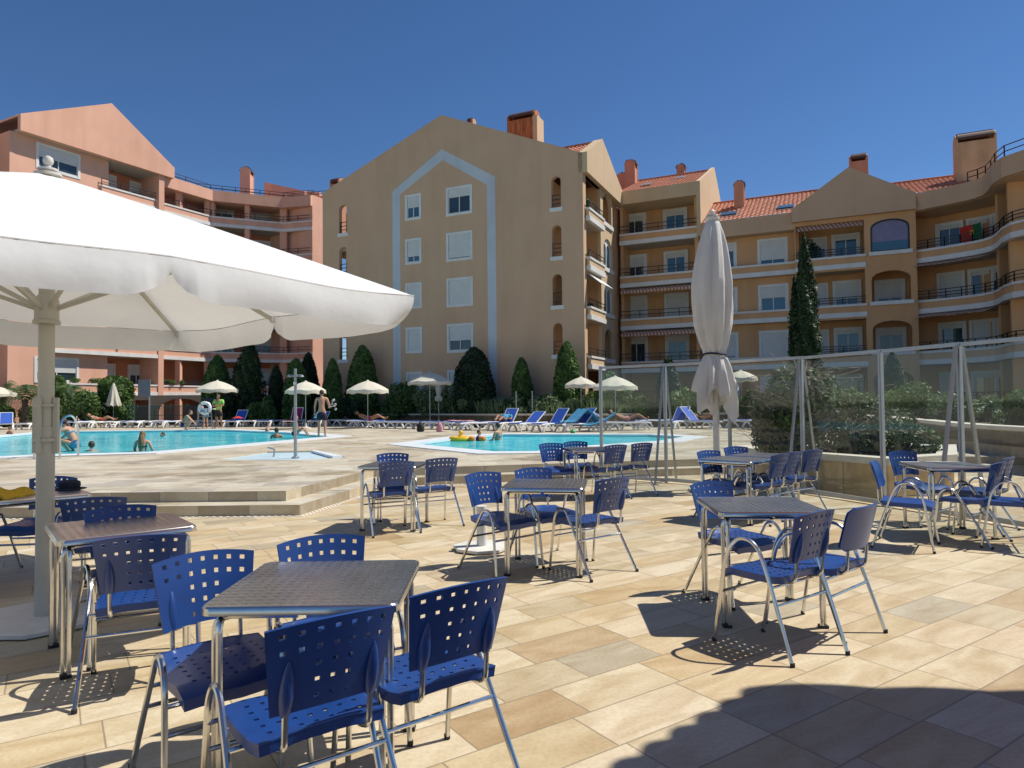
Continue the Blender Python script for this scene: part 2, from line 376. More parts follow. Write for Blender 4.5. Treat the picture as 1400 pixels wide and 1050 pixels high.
def glass_mat(name, tint=(.95, .975, .97), dust=.012):
    m, t, N, L, P = nt(name)
    tr = N.new('ShaderNodeBsdfTransparent'); tr.inputs['Color'].default_value = (*tint, 1)
    gl = N.new('ShaderNodeBsdfGlossy'); gl.inputs['Roughness'].default_value = .03
    lw = N.new('ShaderNodeLayerWeight'); lw.inputs['Blend'].default_value = .5; pw = N.new('ShaderNodeMath'); pw.operation = 'POWER'; L.new(lw.outputs['Facing'], pw.inputs[0]); pw.inputs[1].default_value = 4; fr = N.new('ShaderNodeMapRange'); L.new(pw.outputs[0], fr.inputs[0]); fr.inputs[3].default_value = .03; fr.inputs[4].default_value = .35
    mx = N.new('ShaderNodeMixShader'); L.new(fr.outputs[0], mx.inputs[0]); L.new(tr.outputs[0], mx.inputs[1]); L.new(gl.outputs[0], mx.inputs[2])
    df = N.new('ShaderNodeBsdfDiffuse'); df.inputs['Color'].default_value = (.7, .72, .7, 1)
    g = N.new('ShaderNodeNewGeometry'); n = N.new('ShaderNodeTexNoise'); n.inputs['Scale'].default_value = 2.3; n.inputs['Detail'].default_value = 8
    L.new(g.outputs['Position'], n.inputs['Vector'])
    r = N.new('ShaderNodeMapRange'); L.new(n.outputs['Fac'], r.inputs[0]); r.inputs[1].default_value = .35; r.inputs[2].default_value = .8; r.inputs[3].default_value = dust * .5; r.inputs[4].default_value = dust * 2.4
    m2 = N.new('ShaderNodeMixShader'); L.new(r.outputs[0], m2.inputs[0]); L.new(mx.outputs[0], m2.inputs[1]); L.new(df.outputs[0], m2.inputs[2])
    L.new(m2.outputs[0], N['Material Output'].inputs['Surface'])
    return m
M['glass'] = glass_mat('dusty_glass')
def tabletop_mat():
    m, t, N, L, P = nt('swirled_stainless_top')
    P.inputs['Metallic'].default_value = 1
    tc = N.new('ShaderNodeTexCoord'); mp = N.new('ShaderNodeMapping'); mp.inputs['Scale'].default_value = (24, 24, 24); L.new(tc.outputs['Object'], mp.inputs['Vector'])
    vo = N.new('ShaderNodeTexVoronoi'); vo.inputs['Randomness'].default_value = 0; vo.inputs['Scale'].default_value = 1; L.new(mp.outputs[0], vo.inputs['Vector'])
    r = N.new('ShaderNodeMapRange'); L.new(vo.outputs['Distance'], r.inputs[0]); r.inputs[1].default_value = 0; r.inputs[2].default_value = .7; r.inputs[3].default_value = .18; r.inputs[4].default_value = .36
    L.new(r.outputs[0], P.inputs['Roughness'])
    cr = N.new('ShaderNodeValToRGB'); L.new(vo.outputs['Distance'], cr.inputs['Fac'])
    cr.color_ramp.elements[0].color = (.92, .91, .89, 1); cr.color_ramp.elements[1].color = (.58, .57, .56, 1); cr.color_ramp.elements[1].position = .7
    n = N.new('ShaderNodeTexNoise'); n.inputs['Scale'].default_value = 6; n.inputs['Detail'].default_value = 6; L.new(tc.outputs['Object'], n.inputs['Vector'])
    m1 = N.new('ShaderNodeMix'); m1.data_type = 'RGBA'; m1.blend_type = 'MULTIPLY'; m1.inputs[0].default_value = .5; L.new(cr.outputs[0], m1.inputs[6]); L.new(n.outputs['Fac'], m1.inputs[7])
    L.new(m1.outputs[2], P.inputs['Base Color'])
    b = N.new('ShaderNodeBump'); b.inputs['Strength'].default_value = .6; b.inputs['Distance'].default_value = .003; L.new(vo.outputs['Distance'], b.inputs['Height']); L.new(b.outputs[0], P.inputs['Normal'])
    return m
M['tabletop'] = tabletop_mat()
# ------------------------------------------------------------------ light and sky
SH = Vector((-.64, -.17))
SUN = Vector((-SH.x, -SH.y, 1)).normalized()
el = math.asin(SUN.z); az = math.atan2(SUN.x, SUN.y)
w = bpy.data.worlds.new('World'); scene.world = w; w.use_nodes = True
wn = w.node_tree; bg = wn.nodes['Background']
sky = wn.nodes.new('ShaderNodeTexSky'); sky.sky_type = 'NISHITA'; sky.sun_disc = False
sky.sun_elevation = el; sky.sun_rotation = az; sky.altitude = 1500; sky.air_density = 1.0; sky.dust_density = .0; sky.ozone_density = 4
hs_ = wn.nodes.new('ShaderNodeHueSaturation'); hs_.inputs['Saturation'].default_value = 1.16; hs_.inputs['Hue'].default_value = .504; wn.links.new(sky.outputs[0], hs_.inputs['Color']); wn.links.new(hs_.outputs[0], bg.inputs['Color']); bg.inputs['Strength'].default_value = .092
sl = bpy.data.lights.new('sun', 'SUN'); sl.energy = 4.9; sl.angle = R(.5); sl.color = (1, .95, .86)
so = bpy.data.objects.new('sun', sl); COL.objects.link(so)
so.rotation_euler = (-SUN).to_track_quat('-Z', 'Y').to_euler(); so.location = (20, -10, 40)
scene.view_settings.view_transform = 'Standard'; scene.view_settings.look = 'None'
scene.view_settings.exposure = .2; scene.view_settings.gamma = 1
# ------------------------------------------------------------------ ground, deck, pools
g = MB(); g.box((-400, -60, -.4), (400, 900, -.004)); tag(g.build('ground', M['bed']), kind='structure')
def P2(px, py, z=0): p = G(px, py, z); return (p.x, p.y)
cA = P2(391, 671, DZ); cB = (-2.52, 12.35); cC = (1.6, 13.3); cD = (5.2, 14.1)
deckpoly = [(-80, cA[1] + .1), cA, cB, cC, cD, (10, 13.6), (60, 13.6), (60, 36.5), (-12, 42), (-80, 44)]
# lower terrace sheet
t = MB(); t.prism([(-60, -8), (60, -8), (60, 16), (-60, 16)], -.3, 0); tag(t.build('terrace', M['terrace']), kind='structure')
pool1 = [P2(*q, DZ) for q in ((-330, 640), (46, 623), (204, 619), (296, 611), (394, 602.5), (456, 597), (394, 591.5), (312, 588), (197, 589), (60, 591), (-40, 600), (-330, 612))]
pool2 = [P2(*q, DZ) for q in ((560, 607.5), (673, 618.5), (735, 618), (805, 610.5), (905, 603.5), (940, 597.5), (890, 594.5), (686, 594), (634, 598))]
basin = [P2(*q, DZ) for q in ((291, 628), (365, 617.5), (432, 616.5), (474, 625), (408, 629))]
def inset(poly, d):
    c = Vector((sum(p[0] for p in poly) / len(poly), sum(p[1] for p in poly) / len(poly))); n = len(poly); out = []
    area = sum(poly[i][0]*poly[(i+1) % n][1] - poly[(i+1) % n][0]*poly[i][1] for i in range(n)); sg = 1 if area > 0 else -1
    for i in range(n):
        a, b, e = Vector(poly[i-1]), Vector(poly[i]), Vector(poly[(i+1) % n])
        d1 = (b - a).normalized(); d2 = (e - b).normalized()
        n1 = Vector((-d1.y, d1.x)) * sg; n2 = Vector((-d2.y, d2.x)) * sg; m = (n1 + n2)
        if m.length < .3: m = n1
        m.normalize(); k = min(d / max(m.dot(n1), .35), 2.2 * d)
        out.append(tuple(b + m * k))
    return out
# the deck: top with holes, fascia
dk = MB()
holes = [pool1, pool2, basin]
loops = [[Vector((p[0], p[1], 0)) for p in l] for l in [deckpoly] + holes]
flat = [p for l in loops for p in l]; ids = [dk.av((p.x, p.y, DZ)) for p in flat]; lo = [dk.av((p.x, p.y, -1.2)) for p in flat]
for tr in tessellate_polygon(loops): dk.af(*[ids[k] for k in tr])
o = 0
for l in loops:
    n = len(l); dk.mi = 1
    for k in range(n): dk.af(ids[o+k], ids[o+(k+1) % n], lo[o+(k+1) % n], lo[o+k])
    o += n
tag(dk.build('pool_deck', [M['deck'], M['riser']]), kind='structure')
# lower step (tread .36 deep) along the deck edge
def offs(poly, d):
    out = []
    for i, b in enumerate(poly):
        b = Vector(b); d1 = (b - Vector(poly[i-1])).normalized() if i else (Vector(poly[1]) - b).normalized()
        d2 = (Vector(poly[i+1]) - b).normalized() if i < len(poly) - 1 else d1
        n1 = Vector((d1.y, -d1.x)); n2 = Vector((d2.y, -d2.x)); m = (n1 + n2).normalized()
        out.append(tuple(b + m * d / max(m.dot(n1), .4)))
    return out
edge = [(-80, cA[1] + .1), cA, cB, cC, cD, (10, 13.6)]
st = offs(edge, .36)
s_ = MB(); s_.prism(edge + list(reversed(st)), -.05, DZ / 2)
so_ = s_.build('steps', [M['deck'], M['riser']])
for p in so_.data.polygons: p.material_index = 0 if abs(p.normal.z) > .7 else 1
tag(so_, kind='structure')
dr = offs(edge, .40); dr2 = offs(edge, .46)
s_ = MB()
for a, b, c, d in ((dr[i], dr[i+1], dr2[i+1], dr2[i]) for i in range(0, len(dr) - 1)):
    L_ = (Vector(b) - Vector(a)).length
    if L_ > 20: a = tuple(Vector(b) + (Vector(a) - Vector(b)).normalized() * 12); d = tuple(Vector(c) + (Vector(d) - Vector(c)).normalized() * 12); L_ = 12
    n = int(L_ / .09)
    for k in range(n):
        u0 = k / n; u1 = (k + .5) / n
        q = [Vector(a).lerp(b, u0), Vector(a).lerp(b, u1), Vector(d).lerp(c, u1), Vector(d).lerp(c, u0)]
        s_.prism([tuple(x) for x in q], 0, .006)
tag(s_.build('drain_grate', M['white'], None), kind='structure')
for nm, pl, zz in (('pool_water', pool1, DZ - .06), ('pool_water', pool2, DZ - .06)):
    m_ = MB(); m_.prism(inset(pl, -.02), zz - .5, zz); tag(m_.build(nm, M['water']), kind='structure')
for pl in (pool1, pool2):
    inn = inset(pl, .10); out = inset(pl, -.30); m_ = MB(); n = len(pl)
    for k in range(n):
        a = [(*inn[k], DZ - .05), (*inn[(k+1) % n], DZ - .05), (*inn[(k+1) % n], DZ + .02), (*inn[k], DZ + .02)]
        b = [(*out[k], DZ - .05), (*out[(k+1) % n], DZ - .05), (*out[(k+1) % n], DZ + .02), (*out[k], DZ + .02)]
        i = [m_.av(p) for p in a + b]
        m_.af(i[0], i[1], i[2], i[3]); m_.af(i[3], i[2], i[6], i[7]); m_.af(i[5], i[4], i[7], i[6])
    tag(m_.build('pool_coping', M['poolcoping']), kind='structure')
m_ = MB(); m_.prism(inset(basin, -.01), -.2, DZ - .03); tag(m_.build('shower_basin', M['basin']), kind='structure')
m_ = MB(); m_.prism([P2(*q, DZ) for q in ((425, 617.3), (432, 616.9), (468, 624.6), (455, 625.6))], DZ - .02, DZ + .03); tag(m_.build('basin_kerb', M['poolcoping']), kind='structure')
# ------------------------------------------------------------------ buildings
class Fr:
    def __init__(s, P, d):
        s.P = Vector((P[0], P[1], 0)); s.d = Vector((d[0], d[1], 0)).normalized(); s.n = Vector((-s.d.y, s.d.x, 0))
        s.m = Matrix((( s.d.x, s.n.x, 0, s.P.x), (s.d.y, s.n.y, 0, s.P.y), (0, 0, 1, 0), (0, 0, 0, 1)))
    def tz(s, px, py, off=0):
        r = ray(px, py); P = s.P + s.n * off
        k = (P - CP).dot(s.n) / r.dot(s.n); q = CP + r * k
        return ((q - s.P).dot(s.d), q.z)
    def t(s, px, py=400, off=0): return s.tz(px, py, off)[0]
    def w(s, t, y=0, z=0): return s.m @ Vector((t, y, z))
def arch(t0, t1, z0, z1, rise=None, n=8):
    r = (t1 - t0) / 2; rise = r if rise is None else rise; c = (t0 + t1) / 2
    pts = [(t0, z0), (t1, z0)]
    for k in range(n + 1):
        a = math.pi * k / n; pts.append((c + r * math.cos(a), z1 - rise + rise * math.sin(a)))
    return pts
def rect(t0, t1, z0, z1): return [(t0, z0), (t1, z0), (t1, z1), (t0, z1)]
def window(par, fr, t0, t1, z0, z1, y, shut=.5, trim=.14, glass='glassdark', door=False, name='window', shutm='shutter'):
    """white surround (proud of plane y), mullioned frame, shutter and pane"""
    m = MB(fr.m)
    m.panel(rect(t0 - trim, t1 + trim, z0 - (0 if door else trim), z1 + trim), [rect(t0, t1, z0 + (.001 if door else 0), z1)], y - .035, y + .12)
    w_ = t1 - t0; zs = z1 - (z1 - z0) * shut
    if shut < .99:
        b = .05
        m.panel(rect(t0, t1, z0, zs), [rect(t0 + b, (t0 + t1) / 2 - b/2, z0 + b, zs - .02), rect((t0 + t1) / 2 + b/2, t1 - b, z0 + b, zs - .02)] if w_ > .9 else [rect(t0 + b, t1 - b, z0 + b, zs - .02)], y + .02, y + .07)
    o = m.build(name, M['white'], par)
    if shut < .99:
        p = MB(fr.m); p.box((t0, y + .075, z0), (t1, y + .10, zs)); p.build('pane', M[glass], o)
    if shut > .02:
        s = MB(fr.m); n = max(2, int((z1 - zs) / .11)); h = (z1 - zs) / n
        for k in range(n): s.box((t0 + .004, y + .015, zs + k * h + .012), (t1 - .004, y + .05, zs + (k + 1) * h)) 
        s.box((t0 + .002, y + .03, zs), (t1 - .002, y + .06, z1))
        s.build('shutter', M[shutm], o)
    return o
def railing(par, pts, z0, h=.5, bars=2, post=1.3):
    m = MB()
    for a, b in zip(pts, pts[1:]):
        a, b = Vector((a[0], a[1], 0)), Vector((b[0], b[1], 0)); L_ = (b - a).length
        for k in range(bars):
            zz = z0 + h * (k + 1) / bars
            m.bar(a + Vector((0, 0, zz)), b + Vector((0, 0, zz)), .04, .04)
        n = max(1, round(L_ / post))
        for k in range(n + 1):
            q = a.lerp(b, k / n); m.box((q.x - .02, q.y - .02, z0), (q.x + .02, q.y + .02, z0 + h))
    return m.build('railing', M['rail'], par)
def ribbon(m, pts, z0, z1, y0, y1):
    """extrude a vertical band along a plan polyline; y0/y1 offsets to the left(inward +)"""
    a = offs(pts, -y0); b = offs(pts, -y1)
    n = len(pts)
    ia = [(m.av((*p, z0)), m.av((*p, z1))) for p in a]; ib = [(m.av((*p, z0)), m.av((*p, z1))) for p in b]
    for k in range(n - 1):
        m.af(ia[k][0], ia[k+1][0], ia[k+1][1], ia[k][1]); m.af(ib[k][0], ib[k][1], ib[k+1][1], ib[k+1][0])
        m.af(ia[k][1], ia[k+1][1], ib[k+1][1], ib[k][1]); m.af(ia[k][0], ib[k][0], ib[k+1][0], ia[k+1][0])
    m.af(ia[0][0], ia[0][1], ib[0][1], ib[0][0]); m.af(ia[-1][0], ib[-1][0], ib[-1][1], ia[-1][1])
def parapet(par, pts, PT, wall, H=.74, rail=.5, cap=.12, band=.27, deep=0, proud=0, nobars=2):
    """balcony parapet: white cap, rendered middle, white band, floor slab behind"""
    m = MB(); ribbon(m, pts, PT - H + band, PT - cap, .03 - proud, .2); o = m.build('balcony', wall, par)
    m = MB(); ribbon(m, pts, PT - cap, PT, -.02 - proud, .24); ribbon(m, pts, PT - H, PT - H + band, -.03 - proud, .22); m.build('trim', M['white'], o)
    if deep:
        m = MB(); ribbon(m, pts, PT - H + .02, PT - H + .2, .22, deep); m.build('floor_slab', M['soffit'], o)
    if rail: railing(o, offs(pts, -.08), PT, rail, nobars)
    return o
def tiles(par, fr, t0, t1, y0, z0, y1, z1, name='roof', ends=None):
    """pantiled slope from eave (y0,z0) up to ridge (y1,z1)"""
    m = MB(fr.m); per = .25; n = max(4, int((t1 - t0) / per)) * 6; L_ = math.hypot(y1 - y0, z1 - z0); rows = max(2, int(L_ / .4))
    dy, dz = (y1 - y0) / L_, (z1 - z0) / L_
    def pos(i, j):
        t = t0 + (t1 - t0) * i / n; h = .055 * abs(math.sin(math.pi * (i / 6)))
        row, top = divmod(j, 2)
        s = L_ * (row + top) / rows if not top else L_ * (row + 1) / rows
        s = L_ * row / rows if top == 0 else L_ * (row + 1) / rows
        lift = .035 if top == 0 else 0
        if ends: 
            a, b = ends; f = s / L_; t = (t0 + (a - t0) * f) + ((t1 + (b - t1) * f) - (t0 + (a - t0) * f)) * i / n
        return (t, y0 + dy * s - dz * (h + lift), z0 + dz * s + dy * (h + lift))
    m.grid(pos, n, 2 * rows - 1)
    m.box((t0 + .02, y0 + .05, z0 - .14), (t1 - .02, y0 + .2, z0 - .02))
    o = m.build(name, M['roof'], par, norm=False)
    r = MB(fr.m); ta, tb = (ends if ends else (t0, t1)); r.tube([(ta, y1, z1 + .05), (tb, y1, z1 + .05)], .12, 8); r.build('ridge', M['roof'], o)
    return o
def chimney(par, fr, t, y, z0, z1, w, d, face='chim', cap='x', side=None):
    """rounded-top chimney; barrel vault axis along y (cap 'y') or t (cap 't')"""
    side = side or face
    m = MB(fr.m); zb = z1 - (w if cap == 'y' else d) / 2 * .8
    if cap == 'y':
        prof = [(t - w/2, z0), (t + w/2, z0), (t + w/2, zb - .25)] + [(t + w/2 * math.cos(a), zb + (z1 - zb) * math.sin(a)) for a in [math.pi * k / 10 for k in range(0, 11)]] + [(t - w/2, zb - .25)]
        m.panel(prof, [], y, y + .12); m.panel(prof, [], y + d - .12, y + d); m.box((t - w/2 + .03, y + .12, z0), (t + w/2 - .03, y + d - .12, zb - .25))
        o = m.build('chimney', M[face], par)
        c = MB(fr.m)
        for k in range(10):
            a0, a1 = math.pi * k / 10, math.pi * (k + 1) / 10; r = w / 2 + .05; h = z1 - zb + .05
            i = [c.av((t + r * math.cos(a), yy, zb + h * math.sin(a))) for yy in (y + .1, y + d - .1) for a in (a0, a1)]
            c.af(i[0], i[1], i[3], i[2])
        c.build('cowl', M['chimcap'], o, solid=-.04)
    else:
        m.box((t - w/2, y, z0), (t + w/2, y + d, zb - .15))
        prof = [(y, zb - .15), (y + d, zb - .15)] + [(y + d/2 + d/2 * math.cos(a), zb + (z1 - zb) * math.sin(a)) for a in [math.pi * k / 10 for k in range(0, 11)]]
        for tt in (t - w/2, t + w/2 - .12):
            i0 = [m.av((tt, p[0], p[1])) for p in prof]; i1 = [m.av((tt + .12, p[0], p[1])) for p in prof]
            m.af(*i0); m.af(*reversed(i1))
            for k in range(len(prof)): m.af(i0[k], i0[(k+1) % len(prof)], i1[(k+1) % len(prof)], i1[k])
        o = m.build('chimney', M[face], par)
        c = MB(fr.m)
        for k in range(10):
            a0, a1 = math.pi * k / 10, math.pi * (k + 1) / 10; r = d / 2 + .06; h = z1 - zb + .05
            i = [c.av((tt, y + d/2 + r * math.cos(a), zb + h * math.sin(a))) for tt in (t - w/2 + .1, t + w/2 - .1) for a in (a0, a1)]
            c.af(i[0], i[1], i[3], i[2])
        c.build('cowl', M['chimcap'], o, solid=-.04)
    return o
ST = 2.79
PT = [4.05 + ST * k for k in range(-1, 4)]     # parapet tops
# ---- 1. gabled beige block in the middle
p0 = AT(628, 400, 41.0)
FA = Fr((p0.x, p0.y), (.907, -.42))
bl = empty('apartment_block', FA.w(0), 0, 'big beige gabled apartment block with pale blue house-shaped stripe, behind the small pool', 'building', 'apartment buildings round the pool')
class Sub:   # parent helper keeps world placement: parts live in world coordinates
    pass
def rootfix(root):
    """parts are modelled in world coordinates; cancel the root's own placement"""
    inv = Matrix.Translation(root.location).inverted() if abs(root.rotation_euler.z) < 1e-9 else (Matrix.Translation(root.location) @ root.rotation_euler.to_matrix().to_4x4()).inverted()
    for o in bpy.data.objects:
        if o.parent == root: o.matrix_parent_inverse = inv
tL, tR = FA.t(441, 300), FA.t(796, 300)
out = [(tL, .1), (tR, .1), FA.tz(796, 208.5), FA.tz(603, 157), FA.tz(441, 263.5)]
out[0] = (out[4][0], .1); out[1] = (out[2][0], .1); tL, tR = out[4][0], out[2][0]
hl = []; wins = []; arches = []
a0, zt = FA.tz(556.5, 270); a1, zb = FA.tz(573.5, 296.5); b0, zt2 = FA.tz(612.5, 260); b1, zb2 = FA.tz(643, 288.5)
ws = [.5, .72, 1, 1, 1]; wb = [.32, .93, 1, .58, 1]
for k in range(5):
    for (u0, u1, z0, z1, sh, gl) in ((a0, a1, zb - ST*k, zt - ST*k, ws[k], 'glassblue'), (b0, b1, zb2 - ST*k, zt2 - ST*k, wb[k], 'glassdark')):
        hl.append(rect(u0, u1, z0, z1)); wins.append((u0, u1, z0, z1, sh, gl))
c0, cz1 = FA.tz(753.5, 242); c1, cz0 = FA.tz(767, 283)
d0, dz1 = FA.tz(463.5, 281); d1, dz0 = FA.tz(474.5, 318)
for k in range(4):
    hl.append(arch(c0, c1, cz0 - ST*k, cz1 - ST*k)); arches.append((c0, c1, cz0 - ST*k, cz1 - ST*k))
    hl.append(arch(d0, d1, dz0 - ST*k, dz1 - ST*k)); arches.append((d0, d1, dz0 - ST*k, dz1 - ST*k))
m = MB(FA.m); m.panel(out, hl, 0, .3); m.build('wall', M['beige'], bl)
for wv in wins: window(bl, FA, wv[0], wv[1], wv[2], wv[3], 0, wv[4], glass=wv[5])
for (u0, u1, z0, z1) in arches:
    m = MB(FA.m); m.box((u0 - .1, -.05, z0 - .22), (u1 + .1, .32, z0)); o = m.build('sill', M['white'], bl)
    railing(bl, [FA.w(u0, .12)[:2], FA.w(u1, .12)[:2]], z0, .75, 3, .6)
# stripe
ol = [FA.tz(*q) for q in ((536.5, 262), (604, 204), (677, 241.5))]; il = [FA.tz(*q) for q in ((546.8, 266), (605, 219), (665.5, 252.5))]
m = MB(FA.m); m.panel([(ol[0][0], .15), ol[0], ol[1], ol[2], (ol[2][0], .15), (il[2][0], .15), il[2], il[1], il[0], (il[0][0], .15)], [], -.012, .002); m.build('stripe', M['bluewhite'], bl)
# body behind
zr = min(out[2][1], out[4][1]) - 1.2
m = MB(FA.m); m.box((tL + 1.7, .3, .1), (tR - 1.9, 13, zr)); m.box((tL, 8, .1), (tL + 1.7, 13, zr)); m.build('rear_wall', M['ochre'], bl)
for k in range(5):
    zz = PT[k] - .5
    if zz > .3:
        m = MB(FA.m); m.box((tL + .05, .3, zz - .25), (tL + 1.7, 8, zz)); m.box((tR - 1.9, .3, zz - .25), (tR - .25, 6.2, zz)); m.build('floor_slab', M['soffit'], bl)
# left loggia edge wall (small steps on the outline)
for k in range(5):
    m = MB(FA.m); m.box((tL - .02, .3, PT[k] - .74), (tL + .18, 8, PT[k])); m.build('balcony', M['beige'], bl)
# main roofs behind the gable: two slopes running back
ap = out[3]
m = MB(FA.m)
for (ta, za, tb, zb_) in ((out[4][0], out[4][1], ap[0], ap[1]), (out[2][0], out[2][1], ap[0], ap[1])):
    i = [m.av(p) for p in ((ta, .3, za - .25), (tb, .3, zb_ - .25), (tb, 13, zb_ - .25), (ta, 13, za - .25))]; m.af(*i)
m.build('roof', M['roof'], bl, solid=.12)
m = MB(FA.m); m.panel([(tL, .1), (tR - 2, .1), (tR - 2, out[2][1] - .4), (ap[0], ap[1] - .4), (tL, out[4][1] - .4)], [], 12.7, 13); m.build('rear_gable', M['beige'], bl)
# side face with balconies and arched windows
FS = Fr(FA.w(tR)[:2], (.42, .907))
sE = FS.t(838, 350)
bx0, bx1 = .5, FS.t(821, 300)
ax0, ax1 = FS.t(824.5, 300), FS.t(836, 300)
hs = []
for k in range(4):
    z0 = PT[k + 1]; z1 = PT[k + 1] + ST - .78
    if k == 3: z1 = 14.3
    hs.append(rect(bx0, bx1, z0 - .7, z1)); hs.append(arch(ax0, ax1, z0 + .05, z0 + 1.9, .75))
hs.append(rect(bx0, bx1, .3, PT[1] - .78))
m = MB(FS.m); m.panel(rect(.3, sE, .1, 14.35), hs, 0, .22); m.build('wall', M['beige_end'], bl)
sF = FS.t(846, 270)
fz0, fz1 = 14.3, FS.tz(797, 209)[1]
pk = FS.tz(817.5, 191); pe = FS.tz(846, 263.5)
m = MB(FS.m); m.panel([(0, fz0), (sF, fz0), (sF, pe[1]), pk, (0, fz1)], [], -.28, .25); m.build('gable_fascia', M['beige_end'], bl)
for k in range(4):
    z0 = PT[k + 1]
    parapet(bl, [FS.w(bx0 - .1, -.25)[:2], FS.w(bx1 + .02, -.25)[:2]], z0, M['beige_end'], deep=2.2, rail=.42)
    m = MB(FS.m); m.box((ax0 - .12, -.1, z0 - .2), (ax1 + .12, .2, z0 + .05)); m.build('sill', M['white'], bl)
    if k in (1, 2):
        m = MB(FS.m); m.panel(arch(ax0, ax1, z0 + .05, z0 + 1.9, .75), [arch(ax0 + .08, (ax0 + ax1)/2 - .04, z0 + .13, z0 + 1.6, .35), arch((ax0 + ax1)/2 + .04, ax1 - .08, z0 + .13, z0 + 1.6, .35)], .1, .16)
        o = m.build('arched_window', M['white'], bl); m = MB(FS.m); m.panel(arch(ax0, ax1, z0 + .05, z0 + 1.9, .75), [], .17, .19); m.build('pane', M['glassblue'], o)
    m = MB(FS.m); m.box((bx1 + .05, .2, z0 - .7), (bx1 + .2, 1.9, z0 + 2.05)); m.build('partition', M['ochre'], bl)
for k, yy in ((2, 1),):     # awning pulled out on the third balcony
    z = PT[3] - .85
    m = MB(FS.m); i = [m.av(p) for p in ((bx0 + .1, 0, z), (bx1 - .1, 0, z), (bx1 - .1, -.75, z - .62), (bx0 + .1, -.75, z - .62))]; m.af(*i); m.build('awning', M['canvas'], bl, solid=.03)
tiles(bl, FS, .1, pk[0] + .1, 0, fz1 + .1, -.01, fz1 + .11) if False else None
m = MB(FS.m); m.box((sE - .1, .24, .1), (sF + 2.5, 2.4, 14.3)); m.build('corner_wall', M['ochre'], bl)
# small tiled roof seen above the corner: slopes down towards the front gable
tq = FA.tz(757, 204); 
m2 = Fr(FA.w(tR - .2, 0)[:2], (.907, -.42))
tiles(bl, Fr(FA.w(0, 0)[:2], (.907, -.42)), tR - 3.0, tR - .25, .35, fz1 - .1, pk[0] + .3, pk[1] - .1)
# chimneys
zc = FA.tz(712, 152, 3)
chimney(bl, FA, FA.t(712, 170, 2.6), 2.6, 13, FA.tz(712, 151.5, 2.6)[1], 1.9, .9, 'rust', 't')
m = MB(FA.m); ct = FA.t(724, 175, 2.6); m.box((FA.t(729, 175, 2.6), 2.52, 13), (FA.t(735, 175, 2.6), 3.6, FA.tz(731, 158, 2.6)[1])); m.build('chimney_flank', M['beige_end'], bl)
chimney(bl, FA, FA.t(642, 168, 5), 5, 14, FA.tz(640, 162, 5)[1], .5, .5, 'chimb', 't')
chimney(bl, FA, FA.t(457, 255, 6), 6, 13, FA.tz(455, 243, 6)[1], .9, .9, 'chim', 't')
rootfix(bl)
# ---- 2. beige wing to the right (runs behind the closed parasol) with curved balconies at the far right
q0 = FS.w(sF)[:2]
FW = Fr(q0, (.907, -.42))
t954, t1085, t1118, t1182, t1250 = [FW.t(x, 300) for x in (954, 1086, 1118, 1182, 1251)]
wg = empty('apartment_block', FW.w(8), 0, 'long ochre apartment wing with tiled roofs and white balcony bands, right of the gabled block', 'building', 'apartment buildings round the pool')
def wpt(t, y=0): return FW.w(t, y)[:2]
lin = [wpt(0), wpt(t954)]
z_f0, z_f1 = FW.tz(900, 275)[1], FW.tz(900, 257)[1]
for k in range(4):
    parapet(wg, lin, PT[k + 1], M['ochre'], deep=2.0, rail=.5)
    wz = PT[k + 1] - .5
    for j, (x0, x1) in enumerate(((856, 880), (911, 936))):
        u0, u1 = FW.t(x0, 300, 1.9), FW.t(x1, 300, 1.9)
        sh = [[.12, .12], [1, 1], [.3, .12], [.15, .12]][k][j]
        window(wg, FW, u0, u1, wz, wz + 2.05, 1.79, sh, trim=.2, glass='glassblue' if j else 'glassdark', door=True, name='balcony_door')
    if k in (0, 1):
        m = MB(FW.m); i = [m.av(p) for p in ((.1, .15, PT[k+1] + 1.95), (t954 - .1, .15, PT[k+1] + 1.95), (t954 - .1, -.35, PT[k+1] + 1.75), (.1, -.35, PT[k+1] + 1.75))]; m.af(*i)
        n = 26
        for q in range(n):
            ta = .1 + (t954 - .2) * q / n; tb = .1 + (t954 - .2) * (q + 1) / n; i = [m.av(p) for p in ((ta, -.35, PT[k+1] + 1.75), (tb, -.35, PT[k+1] + 1.75), (tb, -.35, PT[k+1] + 1.62), ((ta+tb)/2, -.35, PT[k+1] + 1.56), (ta, -.35, PT[k+1] + 1.62))]; m.af(*i)
        m.build('awning', M['stripe'], wg, solid=.02)
m = MB(FW.m); m.box((0, 1.9, .1), (t954, 10.5, z_f0)); m.box((-.0, .2, .1), (.2, 1.9, z_f0)); m.box((t954 - .25, .2, .1), (t954, 1.9, z_f0)); m.build('wall', M['ochre'], wg)
m = MB(FW.m); m.box((0, -.3, z_f0), (t954, 1.9, z_f0 + .15)); m.box((0, -.3, z_f0 + .15), (t954, -.05, z_f1)); m.build('fascia', M['beige_end'], wg)
m = MB(FW.m); m.box((0, -.05, z_f0 + .15), (t954 - .3, 10.5, z_f1 - .35)); m.build('attic', M['beige'], wg)
rd = 6.0; rz = FW.tz(974, 230, 6)[1] - .2
tiles(wg, FW, -.2, t954 - .1, -.05, z_f1, rd, rz)
m = MB(FW.m)
pr = [(0 - .3, z_f0 - 2.6), (0 - .3, z_f1), (rd, rz + .25), (9.2, rz - 1.5), (9.2, z_f0 - 2.6)]
i0 = [m.av((t954 - .02, a, b)) for a, b in pr]; i1 = [m.av((t954 + .22, a, b)) for a, b in pr]
m.af(*i0); m.af(*reversed(i1))
for k in range(5): m.af(i0[k], i0[(k+1) % 5], i1[(k+1) % 5], i1[k])
m.build('end_gable', M['beige_end'], wg)
